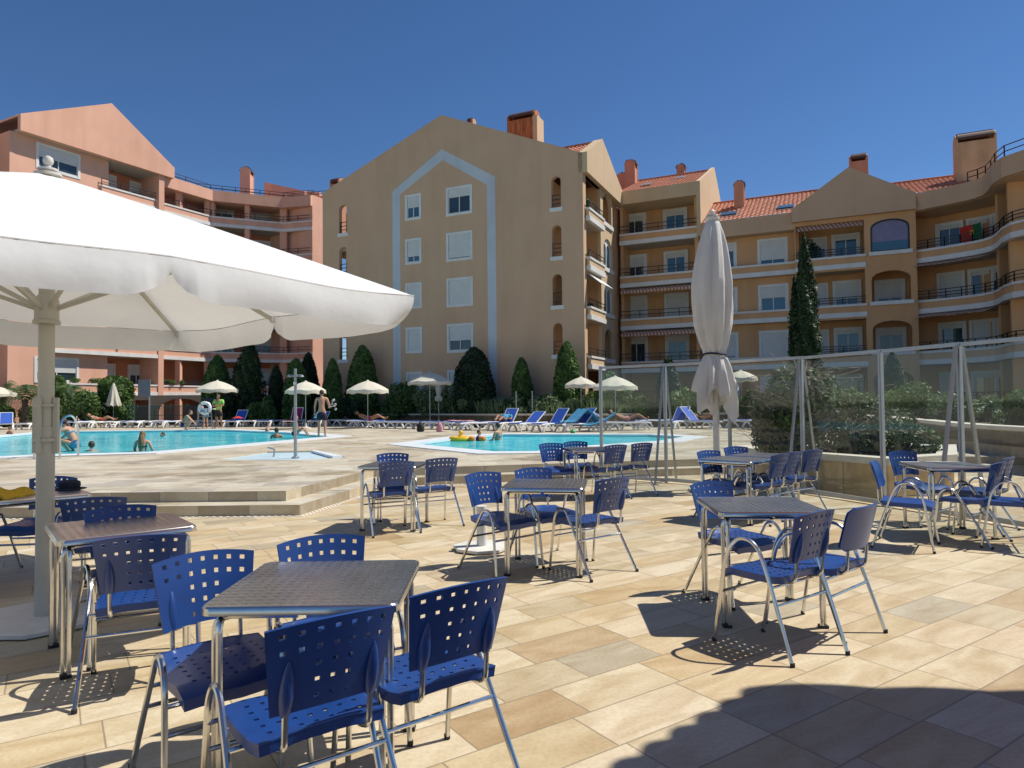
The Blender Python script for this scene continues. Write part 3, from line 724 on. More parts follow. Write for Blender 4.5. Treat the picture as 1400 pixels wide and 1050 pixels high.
# middle part W3, one floor lower
z3a, z3b = FW.tz(1020, 322)[1], FW.tz(1020, 299)[1]
h3 = []; w3 = []
x_w = [(985, 1003.5), (1039, 1073)]
for k in range(4):
    for j, (x0, x1) in enumerate(x_w):
        u0, u1 = FW.t(x0, 340, .5), FW.t(x1, 340, .5)
        z0 = PT[k] + .02; z1 = PT[k] + 1.45
        h3.append(rect(u0, u1, z0, z1)); w3.append((u0, u1, z0, z1, [[1, 1], [.9, 1], [1, .45], [.25, .78]][k][j], 'glassblue'))
f = MB(FW.m); f.panel(rect(t954 + .22, t1085, .1, z3a + .1), h3, .5, .8); f.build('wall', M['ochre'], wg)
for wv in w3: window(wg, FW, wv[0], wv[1], wv[2], wv[3], .5, wv[4], glass=wv[5], trim=.16)
for k in range(4): parapet(wg, [wpt(t954 + .22), wpt(t1085)], PT[k], M['ochre'], deep=.5, rail=0)
m = MB(FW.m); m.box((t954 + .22, .8, .1), (t1085, 10.5, z3a)); m.build('rear_wall', M['ochre'], wg)
m = MB(FW.m); m.box((t954 + .22, -.25, z3a), (t1085, .5, z3a + .12)); m.box((t954 + .22, -.25, z3a + .12), (t1085, .0, z3b)); m.build('fascia', M['beige'], wg)
rz3 = FW.tz(1050, 270.5, 5.2)[1]
tiles(wg, FW, t954 + .2, t1085 + 2.6, .0, z3b, 5.2, rz3)
m = MB(FW.m); m.box((t954 + .22, .1, z3a + .12), (t1085, 5, z3b - .3)); m.build('attic', M['beige'], wg)
for (x0, x1, ya, yb) in ((984, 1007, 299, 292), (1062, 1086, 292.5, 286)):   # skylights
    yy = .9; u0, u1 = FW.t(x0, 295, yy), FW.t(x1, 295, yy); sl_ = (rz3 - z3b) / 5.2
    for (q0_, q1_, mt_, lift) in ((0, .75, 'alu', .1), (.1, .62, 'glassblue', .16)):
        m = MB(FW.m); i = [m.av(p) for p in ((u0 + q0_*.1, yy + q0_, z3b + sl_ * (yy + q0_) + lift), (u1 - q0_*.1, yy + q0_, z3b + sl_ * (yy + q0_) + lift), (u1 - q0_*.1, yy + q1_ + .1, z3b + sl_ * (yy + q1_ + .1) + lift), (u0 + q0_*.1, yy + q1_ + .1, z3b + sl_ * (yy + q1_ + .1) + lift))]; m.af(*i)
        if mt_ == 'alu': sk = m.build('skylight', M[mt_], wg, solid=.06)
        else: m.build('pane', M[mt_], sk, solid=.03)
for (x0, x1, ya) in ((876, 888, 257), (922, 935, 243)):
    yy = 1.6 if x0 < 900 else 3.6; sl_ = (rz - z_f1) / (rd + .05); u0, u1 = FW.t(x0, ya, yy), FW.t(x1, ya, yy)
    m = MB(FW.m); i = [m.av((u, y_, z_f1 + sl_ * y_ + .13)) for u, y_ in ((u0, yy), (u1, yy), (u1, yy + .8), (u0, yy + .8))]; m.af(*i); m.build('skylight', M['alu'], wg, solid=.06)
# W4 tower with gable fascia
z4a = FW.tz(1168, 298)[1]
hs = []
for k in range(4):
    hs.append(rect(t1118 - 1.2, t1182 - .05, PT[k] - .7, PT[k] + 1.95)); 
    if k < 4: hs.append(arch(t1182 + .25, t1250 - .3, PT[k] + .05, PT[k] + 1.75 + (.1 if k == 3 else 0), .45))
m = MB(FW.m); m.panel(rect(t1085, t1250, .1, z4a), hs, -.3, -.02); m.build('wall', M['ochre'], wg)
m = MB(FW.m); m.box((t1085, 1.6, .1), (t1250, 10.5, z4a)); m.box((t1182 - .05, -.02, .1), (t1182 + .15, 1.6, z4a)); m.box((t1250 - .2, -.02, .1), (t1250, 1.6, z4a)); m.box((t1085, -.02, .1), (t1085 + .2, 1.6, z4a)); m.build('rear_wall', M['ochre'], wg)
zg = [FW.tz(1086, 289)[1], FW.tz(1160, 232.5)[1], FW.tz(1250, 267)[1]]
m = MB(FW.m); m.panel([(t1085 - .1, z4a), (t1250, z4a), (t1250, zg[2]), (FW.t(1160, 240), zg[1]), (t1085 - .1, zg[0])], [], -.6, -.3); m.build('gable_fascia', M['beige'], wg)
m = MB(FW.m); m.box((t1085 - .1, -.3, z4a), (t1250, 1.6, z4a + .15)); m.build('soffit', M['soffit'], wg)
tm = FW.t(1160, 240); m = MB(FW.m)
for ta, za in ((t1085 - .1, zg[0]), (t1250, zg[2])):
    i = [m.av(p) for p in ((ta, -.3, za - .2), (tm, -.3, zg[1] - .2), (tm, 6, zg[1] - .2), (ta, 6, za - .2))]; m.af(*i)
m.build('roof', M['roof'], wg, solid=.1)
for k in range(4):
    parapet(wg, [wpt(t1118 - 1.25, -.35), wpt(t1182 - .0, -.35)], PT[k], M['ochre'], deep=1.9, rail=.42, nobars=3)
    wz = PT[k] - .5
    u0, u1 = FW.t(1141, 340, 1.6), FW.t(1172, 340, 1.6)
    window(wg, FW, u0, u1, wz, wz + 2.0, 1.49, [.1, .1, .45, .1][k], glass='glassdark' if k == 0 else 'glassblue', door=True, trim=.16, name='balcony_door')
    window(wg, FW, u0 - 1.5, u0 - .5, wz, wz + 2.0, 1.49, [1, .9, .9, .3][k], glass='glassblue', door=True, trim=.1, name='balcony_door')
    m = MB(FW.m); m.box((t1182 + .15, -.42, PT[k] - .16), (t1250 - .18, -.05, PT[k] + .05)); m.build('sill', M['white'], wg)
    if k == 3:
        m = MB(FW.m); m.panel(arch(t1182 + .25, t1250 - .3, PT[k] + .05, PT[k] + 1.85, .45), [arch(t1182 + .33, t1250 - .38, PT[k] + .13, PT[k] + 1.77, .42)], -.26, -.18); o = m.build('arched_window', M['rail'], wg)
        m = MB(FW.m); m.panel(arch(t1182 + .3, t1250 - .35, PT[k] + .1, PT[k] + 1.82, .43), [], -.2, -.19); m.build('pane', mat('lilac_film', (.22, .19, .30), .3, var=.1), o)
        m = MB(FW.m); m.panel(rect(t1182 + .3, t1250 - .35, PT[k] + .1, PT[k] + .62), [], -.215, -.205); m.build('lower_pane', M['glassblue'], o)
    else:
        u0, u1 = FW.t(1199, 340, 1.2), FW.t(1232, 340, 1.2); window(wg, FW, u0, u1, PT[k] - .3, PT[k] + 1.35, 1.49, [.1, .15, .55, 0][k], glass='glassdark', trim=.18)
m = MB(FW.m); i = [m.av(p) for p in ((t1118 - 1.1, -.05, PT[3] + 1.98), (t1182 - .1, -.05, PT[3] + 1.98), (t1182 - .1, -.5, PT[3] + 1.6), (t1118 - 1.1, -.5, PT[3] + 1.6))]; m.af(*i); m.build('awning', M['stripe'], wg, solid=.02)
# W5 bending balconies
zl = PT[2]
c5 = [wpt(t1250)] + [P2(x, y, PT[3]) for x, y in ((1312, 333), (1356, 323), (1382, 304), (1470, 285))]
c5s = smooth_path([(p[0], p[1], 0) for p in c5], 3); c5s = [(p.x, p.y) for p in c5s]
z5a, z5b = z4a - .05, zg[2]
back = offs(c5s, -2.0)
for k in range(4):
    parapet(wg, c5s, PT[k], M['ochre'], deep=2.0, rail=.5, nobars=3)
m = MB(); ribbon(m, c5s, z5a, z5b, -.35, -.1); ribbon(m, c5s, z5a - .02, z5a + .12, -.1, 2.0); m.build('fascia', M['beige'], wg)
m = MB(); ribbon(m, c5s, .1, z5a, 2.0, 3.5); m.build('rear_wall', M['ochre'], wg)
railing(wg, offs(c5s[4:], .2), z5b, .55, 2, 1.5)
pt5 = c5s
def seg_fr(a, b): return Fr(a, (b[0] - a[0], b[1] - a[1]))
FB = seg_fr(back[0], back[3]); Lb = (Vector(back[3]) - Vector(back[0])).length
for k in range(4):
    wz = PT[k] - .5
    window(wg, FB, .7, 1.75, wz, wz + 2.0, -.11, [.5, .1, .6, .1][k], door=True, trim=.16, name='balcony_door')
    window(wg, FB, 2.2, 3.3, wz, wz + 2.0, -.11, [.1, 1, .1, .1][k], door=True, trim=.16, name='balcony_door')
FB2 = seg_fr(back[4], back[6])
for k in range(4):
    wz = PT[k] - .5
    window(wg, FB2, .2, 1.2, wz, wz + 2.0, -.11, [.1, 1, .1, .5][k], door=True, trim=.16, name='balcony_door')
m = MB()
a, b = Vector(c5s[6]), Vector(back[6])
for q in ((c5s[6], back[6]), (c5s[8], back[8])):
    a, b = Vector(q[0]), Vector(q[1]); dd = (b - a).normalized()
    m.bar((*(a + dd * .25), 0), (*(a + dd * .25), 0.001), .01, .01) if False else None
    m.obox((*((a + dd * .25 + b) / 2), (z5a) / 2), (*((b - a - dd * .25) / 2), 0), (-dd.y * .1, dd.x * .1, 0), (0, 0, z5a / 2))
m.build('partition', M['ochre'], wg)
for k in (1, 2):
    m = MB(); a = offs(c5s[:7], -.1); b_ = offs(c5s[:7], .5)
    for q in range(6):
        i = [m.av((*a[q], PT[k+1] - .78)), m.av((*a[q+1], PT[k+1] - .78)), m.av((*b_[q+1], PT[k+1] - .98)), m.av((*b_[q], PT[k+1] - .98))]; m.af(*i)
    m.build('awning', M['stripe'], wg, solid=.02)
# attic and roof over W5
rz5 = FW.tz(1260, 248, 5)[1]
tiles(wg, FW, t1250 - 2.8, FW.t(1330, 250, 2), .0, z5b + .05, 5.0, rz5)
m = MB(FW.m); m.box((t1250 - .3, .05, z5a), (FW.t(1330, 250, 2), 4.8, z5b - .1)); m.build('attic', M['beige'], wg)
# rear mass so that no gap shows behind the bent balconies
m = MB(FW.m); m.box((t1250 - .3, 1.7, .1), (t1250 + 1.2, 3.5, z5a)); m.build('rear_wall', M['ochre'], wg)
rp = offs(c5s, -3.4); m = MB(); m.prism(c5s[:1] and [rp[0], *rp[1:], (rp[-1][0] + 6, rp[-1][1] + 8), (rp[0][0] + 8, rp[0][1] + 9)], .1, z5b - .2); m.build('rear_wall', M['beige'], wg)
# sloping roof terrace stair wall at far right
rr = [P2(x, y, 13) for x, y in ((1352, 246), (1400, 200))]
# chimneys on the wing
chimney(wg, FW, FW.t(861, 240, 4.5), 4.5, 14, FW.tz(861, 218, 4.5)[1], .75, .9, 'chim', 'y')
chimney(wg, FW, FW.t(849, 250, 6.5), 6.5, 14, FW.tz(849, 236, 6.5)[1], .6, .8, 'chim', 'y')
chimney(wg, FW, FW.t(930, 230, 7), 7, 14, FW.tz(930, 224, 7)[1], .55, .8, 'chim', 'y')
chimney(wg, FW, FW.t(1010, 260, 3.0), 3.0, 12, FW.tz(1010, 247, 3.0)[1], .62, .85, 'chim', 'y')
chimney(wg, FW, FW.t(1174, 225, 2.0), 2.0, 12, FW.tz(1174, 210, 2.0)[1], 1.0, .7, 'chim', 't')
chimney(wg, FW, FW.t(1335, 215, 2.5), 2.5, 11.5, FW.tz(1335, 178.5, 2.5)[1], 1.95, 1.0, 'chimb', 't')
rootfix(wg)
# flag hanging on a top balcony
ff = seg_fr(c5s[3], c5s[6]); q = MB(ff.m)
fz = PT[3] + .35
def fpos(i, j): return (-.7 + i * .12, 1.0 + .03 * math.sin(i * 1.1 + j * .5), fz + .75 - j * .12)
def flagm():
    m, t, N, L, P = nt('flag_cloth'); tc = N.new('ShaderNodeTexCoord')
    return m
fl = empty('flag', ff.w(-.7, 1.0, fz), 0, 'red and green flag with a yellow emblem hung inside the top right balcony', 'flag')
q.grid(fpos, 6, 7); q.build('red_cloth', M['redtowel'], fl, smooth=True)
q = MB(ff.m); q.grid(lambda i, j: fpos(i + 6, j), 4, 7); q.build('green_cloth', mat('green_flag_cloth', (.01, .13, .05), .9), fl, smooth=True)
q = MB(ff.m); q.lathe([(.14, 0), (.14, .02)], (0, 0, 0), 16); e = q
q = MB(ff.m @ Matrix.Translation((.02, .95, fz + .33)) @ Matrix.Rotation(R(90), 4, 'X')); q.lathe([(.13, 0), (.13, .012)], (0, 0, 0), 16); q.build('emblem', M['yellowcloth'], fl)
rootfix(fl)
# ---- 3. salmon block on the left
pA = AT(74, 465, 46.5)
FL = Fr((pA.x, pA.y), (.47, .88))
lb = empty('apartment_block', FL.w(0), 0, 'salmon apartment block with broad gable and curved balconies behind the large pool on the left', 'building', 'apartment buildings round the pool')
LT = [FL.tz(104, 524)[1] + 2.9 * k for k in range(7)]
t18, t228, t289 = FL.t(19, 300), FL.t(213, 400), FL.t(289, 268)
tG = FL.t(231, 246)
zE = FL.tz(20, 178.5)[1]; zE2 = FL.tz(228, 246.6)[1]; zEm = (zE + zE2) / 2
# gable fascia
zt0, ztp, zt1 = FL.tz(20, 158)[1], FL.tz(145, 144)[1], FL.tz(232, 232)[1]
m = MB(FL.m); m.panel([(t18 - .0, zEm), (tG, zEm), (tG, zt1), (FL.t(145, 144), ztp), (t18, zt0)], [], -.7, -.35); m.build('gable_fascia', M['pink'], lb)
m = MB(FL.m); m.box((t18, -.35, zEm), (tG, 2.2, zEm + .15)); m.build('soffit', M['soffit'], lb)
tp = FL.t(145, 144); m = MB(FL.m)
for ta, za in ((t18, zt0), (tG, zt1)):
    i = [m.av(p) for p in ((ta, -.35, za - .1), (tp, -.35, ztp - .1), (tp, 9, ztp - .1), (ta, 9, za - .1))]; m.af(*i)
m.build('roof', M['pink'], lb, solid=.1)
tb0 = FL.t(148, 300)       # balcony part starts
hs = []; ww = []
w0, w1 = FL.t(52, 300), FL.t(106, 300)
for k in range(-1, 6):
    z0 = (LT[k] if k >= 0 else LT[0] - 2.9); hs.append(rect(w0, w1, z0 + .15, z0 + 1.6)); ww.append((w0, w1, z0 + .15, z0 + 1.6, [.6, .65, .5, .7, .6, .5, .55][k]))
m = MB(FL.m); m.panel(rect(t18, tb0, .1, zEm), [rect(a, b, c, d) for a, b, c, d, e in ww], 0, .3); m.build('wall', M['pink'], lb)
for (a, b, c, d, e) in ww: window(lb, FL, a, b, c, d, 0, e, trim=.16)
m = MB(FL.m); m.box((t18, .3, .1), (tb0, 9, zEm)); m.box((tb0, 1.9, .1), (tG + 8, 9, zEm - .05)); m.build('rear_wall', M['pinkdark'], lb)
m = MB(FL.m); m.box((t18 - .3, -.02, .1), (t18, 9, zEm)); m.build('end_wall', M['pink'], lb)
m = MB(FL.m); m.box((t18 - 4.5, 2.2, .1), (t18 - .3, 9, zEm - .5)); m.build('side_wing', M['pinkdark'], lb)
m = MB(FL.m); m.box((t18 - 4.5, 1.6, zEm - .5), (t18 - .3, 9, zt0 - .4)); m.build('fascia', M['pink'], lb)
for k in range(0, 6):
    ts = FL.t(74, 480) if k < 2 else tb0
    if k < 2: parapet(lb, [FL.w(FL.t(62, 480), -.45)[:2], FL.w(t228, -.45)[:2]], LT[k], M['pink'], H=.85, deep=2.3, rail=0)
    else: parapet(lb, [FL.w(tb0 - .6, -.25)[:2], FL.w(t228, -.25)[:2]], LT[k], M['pink'], H=.85, deep=2.2, rail=.5)
    for (x0, x1, sh, dd) in ((146, 156, 1, 'shutter'), (178, 196, .35, 'x')):
        window(lb, FL, FL.t(x0, 400, 1.8), FL.t(x1, 400, 1.8), LT[k] - .5, LT[k] + 1.5, 1.79, sh, trim=.12, door=True, name='balcony_door')
m = MB(FL.m); m.box((t228 - .1, -.5, .1), (t228 + .35, .0, zEm)); m.box((t228 - .1, 0, .1), (t228 + .1, 1.9, zEm)); m.build('pillar', M['pink'], lb)
# curved part: from pillar to P5
zP = FL.tz(289, 275.6)[1]; zQ = FL.tz(289, 261)[1]
cv = [FL.w(t228 + .35)[:2], FL.w(t289)[:2]] + [P2(x, y, zP) for x, y in ((387, 285.3), (427, 282))]
for k in range(0, 6): parapet(lb, cv, LT[k], M['pink'], H=.85, deep=2.4, rail=.5 if k else .3)
m = MB(); ribbon(m, cv, zP, zQ, -.3, .0); ribbon(m, cv, zP, zP + .12, 0, 2.4); m.build('fascia', M['pink'], lb)
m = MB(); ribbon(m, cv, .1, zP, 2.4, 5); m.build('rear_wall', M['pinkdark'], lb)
bk = offs(cv, -2.4); infr = offs(cv, -.25)
m = MB()
FP2 = seg_fr(cv[1], cv[2]); L2 = (Vector(cv[2]) - Vector(cv[1])).length; FP3 = seg_fr(cv[2], cv[3]); L3 = (Vector(cv[3]) - Vector(cv[2])).length
for frp, tt in ((FP2, L2 * .5), (FP2, L2), (FP3, .0), (FP2, .1)):
    a = frp.w(tt, .3); m.box((a.x - .2, a.y - .2, .1), (a.x + .2, a.y + .2, zP))
for x in (248, 287): 
    a = FL.w(FL.t(x, 330), .3); m.box((a.x - .2, a.y - .2, .1), (a.x + .2, a.y + .2, zP))
m.build('pillar', M['pink'], lb)
FQ = seg_fr(bk[1], bk[2]); LQ = (Vector(bk[2]) - Vector(bk[1])).length
for k in range(0, 6):
    for j, u in enumerate((.22, .68)):
        window(lb, FQ, LQ * u - .9, LQ * u + .9, LT[k] - .5, LT[k] + 1.5, -.11, [.4, .1, .35, .6, .2, .3][(k + j) % 6], door=True, trim=.14, glass='glassblue' if (k + j) % 2 else 'glassdark', name='balcony_door')
FQ0 = seg_fr(bk[0], bk[1]); LQ0 = (Vector(bk[1]) - Vector(bk[0])).length
for k in range(0, 6):
    window(lb, FQ0, .6, 2.2, LT[k] - .5, LT[k] + 1.5, -.11, [1, .2, .5, .6, .2, .4][k], door=True, trim=.14, name='balcony_door')
FQ3 = seg_fr(bk[2], bk[3])
for k in range(0, 6): window(lb, FQ3, .8, 2.0, LT[k] - .5, LT[k] + 1.5, -.11, .3, door=True, trim=.12, name='balcony_door')
# lit return wall at right end
e5 = Vector(cv[3]); de = Vector((.47, .88)); FE = Fr(tuple(e5), (.47, .88))
m = MB(FE.m); m.box((0, 0, .1), (3.4, 6, zQ + .1)); m.build('end_wall', M['pink'], lb)
# roof terrace upstands, chimney and rails
zz = zQ
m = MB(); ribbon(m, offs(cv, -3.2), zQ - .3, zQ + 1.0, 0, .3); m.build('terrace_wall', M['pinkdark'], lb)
railing(lb, offs(cv, -.2), zQ + .02, .55, 2, 2.2)
railing(lb, offs(cv, -3.3), zQ + 1.0, .5, 2, 2.2)
a = AT(335, 228, 66); FX = Fr((a.x, a.y), (1, .1)); chimney(lb, FX, 0, 0, zQ - .4, a.z, .95, 1.4, 'pink', 'y')
m = MB()
for (xa, ya, xb, yb, yc) in ((365, 250, 420, 262, 268), (375, 258, 440, 264, 270)):
    pa = AT(xa, ya, 68); pb = AT(xb, yb, 64); lo_ = zQ - .5
    i = [m.av(p) for p in (pa, pb, (pb.x, pb.y, lo_), (pa.x, pa.y, lo_))]; m.af(*i)
m.build('stair_wall', M['pink'], lb, solid=.3)
# ground-floor arcade
zG0 = LT[0] - .85
m = MB(FL.m); ta, tc_ = FL.t(172, 540), FL.t(276, 540)
m.build('arcade', M['pink'], lb) if False else None
fr_c = Fr(FL.w(FL.t(176, 545), -.3)[:2], (.9, .25)); Lc = 5.6
m = MB(fr_c.m); m.panel(rect(0, Lc, .1, zG0), [arch(1.9, Lc - .5, .1, zG0 - .25, .9), rect(.3, 1.35, .1, zG0 - .35)], -.3, .0); m.build('arcade', M['beige_end'], lb)
rootfix(lb)
# ------------------------------------------------------------------ chairs
def lines(vals): return vals
def holed(cols, rows, xs_hole, ys_hole, hw, ext):
    """column/row boundaries so that each hole is a cell"""
    b = [-ext]; ids = []
    for c in cols: b += [c - hw, c + hw]
    b.append(ext); return b
def back_bounds(c, h, lo, hi):
    b = [lo]
    for x in c: b += [x - h, x + h]
    return b + [hi]
def make_chair(kind):
    """origin on the ground below the seat, facing +Y"""
    root = empty('cafe_chair'); root['category'] = 'chair'
    holes = kind != 'smooth'; plm = M['bluepl'] if holes else M['bluepl2']
    # seat
    cx = [-.150, -.100, -.050, 0, .050, .100, .150]; cy = [-.135, -.078, -.021, .036, .093, .150]
    xb = back_bounds(cx, .0075, -.215, .215); yb = back_bounds(cy, .0075, -.205, .225)
    def seat_z(x, y):
        z = .452 - .10 * max(0, .13 - abs(x + 0)) * .9 * (1 if abs(x) < .13 else 0) * .6
        e = max(0, y - .15) / .075; z -= .030 * e * e
        e = max(0, abs(x) - .165) / .05; z -= .004 * e * e
        e = max(0, -y - .15) / .055; z += .012 * e * e
        z += .014 * max(0, (-y - .10) / .105) ** 2 * max(0, 1 - (x / .15) ** 2)
        return z
    def spos(i, j):
        x, y = xb[i], yb[j]
        t = (y + .205) / .43; k = .90 + .12 * math.sin(math.pi * min(1, t * .8 + .1))
        return (x * k, y, seat_z(x, y))
    sk = {(2*a+1, 2*b+1) for a in range(7) for b in range(6)} if holes else set()
    m = MB(); m.grid(spos, len(xb) - 1, len(yb) - 1, sk)
    # skirt
    nx, ny = len(xb) - 1, len(yb) - 1
    per = [(i, 0) for i in range(nx)] + [(nx, j) for j in range(ny)] + [(i, ny) for i in range(nx, 0, -1)] + [(0, j) for j in range(ny, 0, -1)]
    tp = [Vector(spos(*q)) for q in per]; n = len(tp)
    up = [m.av(p) for p in tp]; lw = [m.av((p.x * .98, p.y * .98, p.z - .042)) for p in tp]
    for k in range(n): m.af(up[k], up[(k+1) % n], lw[(k+1) % n], lw[k])
    seat = m.build('seat', plm, root, smooth=True, angle=50, solid=.006)
    # backrest
    rows = [.795 - .0535 * k for k in range(5)]
    zb = back_bounds(sorted(rows), .009, .545, .825); cxb = [-.159, -.106, -.053, 0, .053, .106, .159]; xb2 = back_bounds(cxb, .009, -.205, .205)
    def bpos(i, j):
        x, z = xb2[i], zb[j]; f = (z - .545) / .28
        k = .84 + .16 * f
        xx = x * k; zz = z - .020 * (x / .205) ** 2 * f + (-.012 * (x/.205) ** 2 * (1 - f))
        return (xx, -.240 - .075 * f + 1.05 * xx * xx, zz)
    sk = set()
    if holes:
        for b in range(5):
            for a in range(7):
                if b >= 3 or a in (2, 3, 4): sk.add((2*a+1, 2*b+1))
    m = MB()
    if holes: m.grid(bpos, len(xb2) - 1, len(zb) - 1, sk)
    else:
        rr = .05
        def sp(i, j):
            x = -.205 + .41 * i / 14; z = .56 + .26 * j / 10; f = (z - .545) / .28
            lim = .205
            dz = min(j, 10 - j) * .028
            if dz < rr: lim = .205 - rr + math.sqrt(max(0, rr*rr - (rr - dz) ** 2))
            x = max(-lim, min(lim, x)); return (x, -.240 - .072 * f + .9 * x * x, z)
        m.grid(sp, 14, 10)
    bk = m.build('backrest', plm, root, smooth=True, angle=50, solid=-.009 if holes else -.014)
    if holes:
        for s in (-1, 1):   # moulded post sockets on the rear
            m = MB(); prof = [(.014, -.012), (.020, .01), (.024, .05), (.022, .09), (.014, .135), (.003, .165)]
            m.lathe(prof, (0, 0, 0), 10, 1, .9); o = m.build('post_socket', plm, bk, smooth=True)
            o.location = (s * .135, -.236, .545); o.rotation_euler = (R(14), 0, 0)
    # side loops
    for s in (-1, 1):
        pts = [(s*.262, .235, 0), (s*.258, .20, .22), (s*.254, .165, .44), (s*.252, .135, .55), (s*.250, .08, .625), (s*.250, .01, .645), (s*.250, -.055, .615), (s*.252, -.10, .54), (s*.256, -.145, .42), (s*.264, -.22, .20), (s*.272, -.285, 0)]
        if kind == 'holed': pts = [(s*.262, .235, 0), (s*.258, .21, .20), (s*.254, .19, .36), (s*.252, .175, .46), (s*.250, .135, .525), (s*.250, .085, .545), (s*.250, .035, .525), (s*.251, -.01, .46), (s*.254, -.075, .36), (s*.263, -.18, .18), (s*.272, -.285, 0)]
        m = MB(); m.tube(smooth_path(pts, 4), .0115, 8); fr = m.build('leg_frame', M['steel'], root, smooth=True)
        for q in (pts[0], pts[-1]):
            m = MB(); m.lathe([(.0135, .001), (.0135, .022)], (q[0], q[1], 0), 8); m.build('foot_cap', M['black'], fr)
        m = MB(); pts = [(s*.135, .16, .408), (s*.135, -.05, .408), (s*.135, -.17, .412), (s*.135, -.225, .435), (s*.135, -.236, .49), (s*.135, -.240, .56)]
        m.tube(smooth_path(pts, 4), .010, 8); m.build('back_post', M['steel'], root, smooth=True)
    for (y, z) in (((.183, .395), (-.055, .395), (.197, .30), (-.112, .30)) if kind == 'holed' else ((.178, .395), (-.155, .395), (.20, .30), (-.185, .30))):
        w_ = .255
        m = MB(); m.tube([(-w_, y, z), (w_, y, z)], .009, 8); m.build('crossbar', M['steel'], root, smooth=True)
    return root
CH_G = 'blue aluminium-framed cafe chairs on the terrace'
chairs = [  # back centre x, y, facing, kind, label
 (-1.33, 2.94, -51, 'h', 'blue perforated chair facing the camera, left of the large foreground table with a lit back'),
 (-.92, 3.28, -63, 'h', 'blue perforated chair mostly hidden behind the foreground table, only its back top showing'),
 (-.54, 2.07, 127, 'h', 'dark blue perforated chair seen from behind, nearest the camera at the foreground table'),
 (-.18, 2.41, 128, 'h', 'dark blue perforated chair seen from behind at the right side of the foreground table'),
 (-1.84, 3.37, 114, 'h', 'dark perforated chair seen from behind at the shaded table under the big parasol'),
 (-2.50, 4.35, -48, 'h', 'blue perforated chair on the far side of the left table beside the parasol pole'),
 (-2.95, 4.80, 112, 'h', 'dark perforated chair just behind the parasol pole, its back to the camera'),
 (-4.20, 6.25, -84, 'h', 'dark chair behind the hat on the rear left table'),
 (-1.55, 8.80, -76, 'h', 'blue chair facing the camera behind the table by the pool steps'),
 (-1.28, 7.55, 118, 'h', 'dark blue chair seen from behind in front of the table by the pool steps'),
 (-.82, 7.95, 120, 'h', 'dark blue chair right of the table by the pool steps, its back turned'),
 (-.28, 6.22, -50, 'h', 'blue chair facing right at the middle table, beside the loose white parasol base'),
 (.19, 6.60, -62, 'H', 'blue chair half hidden behind the middle table'),
 (.84, 5.68, 128, 'h', 'dark blue chair seen from behind at the right of the middle table'),
 (.59, 10.6, -69, 'h', 'small blue chair left of the far table in front of the small pool'),
 (1.01, 11.0, -76, 'H', 'small blue chair behind the far table in front of the small pool'),
 (1.53, 10.05, 119, 'h', 'dark chair with its back to the camera at the far table by the fence end'),
 (1.99, 10.43, 118, 'h', 'dark chair beside the first A-frame strut of the glass fence'),
 (2.48, 8.67, -60, 'h', 'blue chair facing the camera just left of the closed parasol pole'),
 (3.05, 9.35, -68, 'h', 'blue chair behind the paired tables right of the closed parasol pole'),
 (3.16, 8.02, 130, 'h', 'dark chair in front of the paired tables below the closed parasol'),
 (3.42, 8.30, 128, 'h', 'dark chair tucked between two others at the paired tables near the planter'),
 (3.83, 8.66, 123, 'h', 'dark chair at the right end of the paired tables beside the planter'),
 (1.54, 5.33, -66, 'h', 'blue chair behind the front right table, its back overlapping the table corner'),
 (1.73, 3.89, 126, 'H', 'blue perforated chair in full view from behind in front of the front right table'),
 (2.10, 4.08, 131, 's', 'blue chair with a smooth unperforated back right of the front right table'),
 (3.66, 6.92, -36, 's', 'bright blue smooth-backed chair turned to the right beside the table by the glass fence'),
 (4.70, 8.25, -76, 'h', 'blue chair behind the table by the glass fence, in front of the planter end'),
 (4.80, 6.72, 128, 'h', 'dark perforated chair seen sideways right of the table by the glass fence'),
 (5.32, 7.30, 130, 'h', 'dark chair behind another at the right of the table by the glass fence'),
 (5.12, 6.60, 150, 's', 'smooth-backed dark chair cut off by the right edge of the picture'),
]
proto = {}
for x, y, a, kd, lab in chairs:
    kk = {'h': 'holed', 's': 'smooth', 'H': 'holed_high'}[kd]
    if kk not in proto: o = proto[kk] = make_chair(kk)
    else: o = copy_tree(proto[kk])
    th = R(a); o.location = (x + .29 * math.cos(th), y + .29 * math.sin(th), 0); o.rotation_euler = (0, 0, th - R(90))
    o['label'] = lab; o['group'] = CH_G
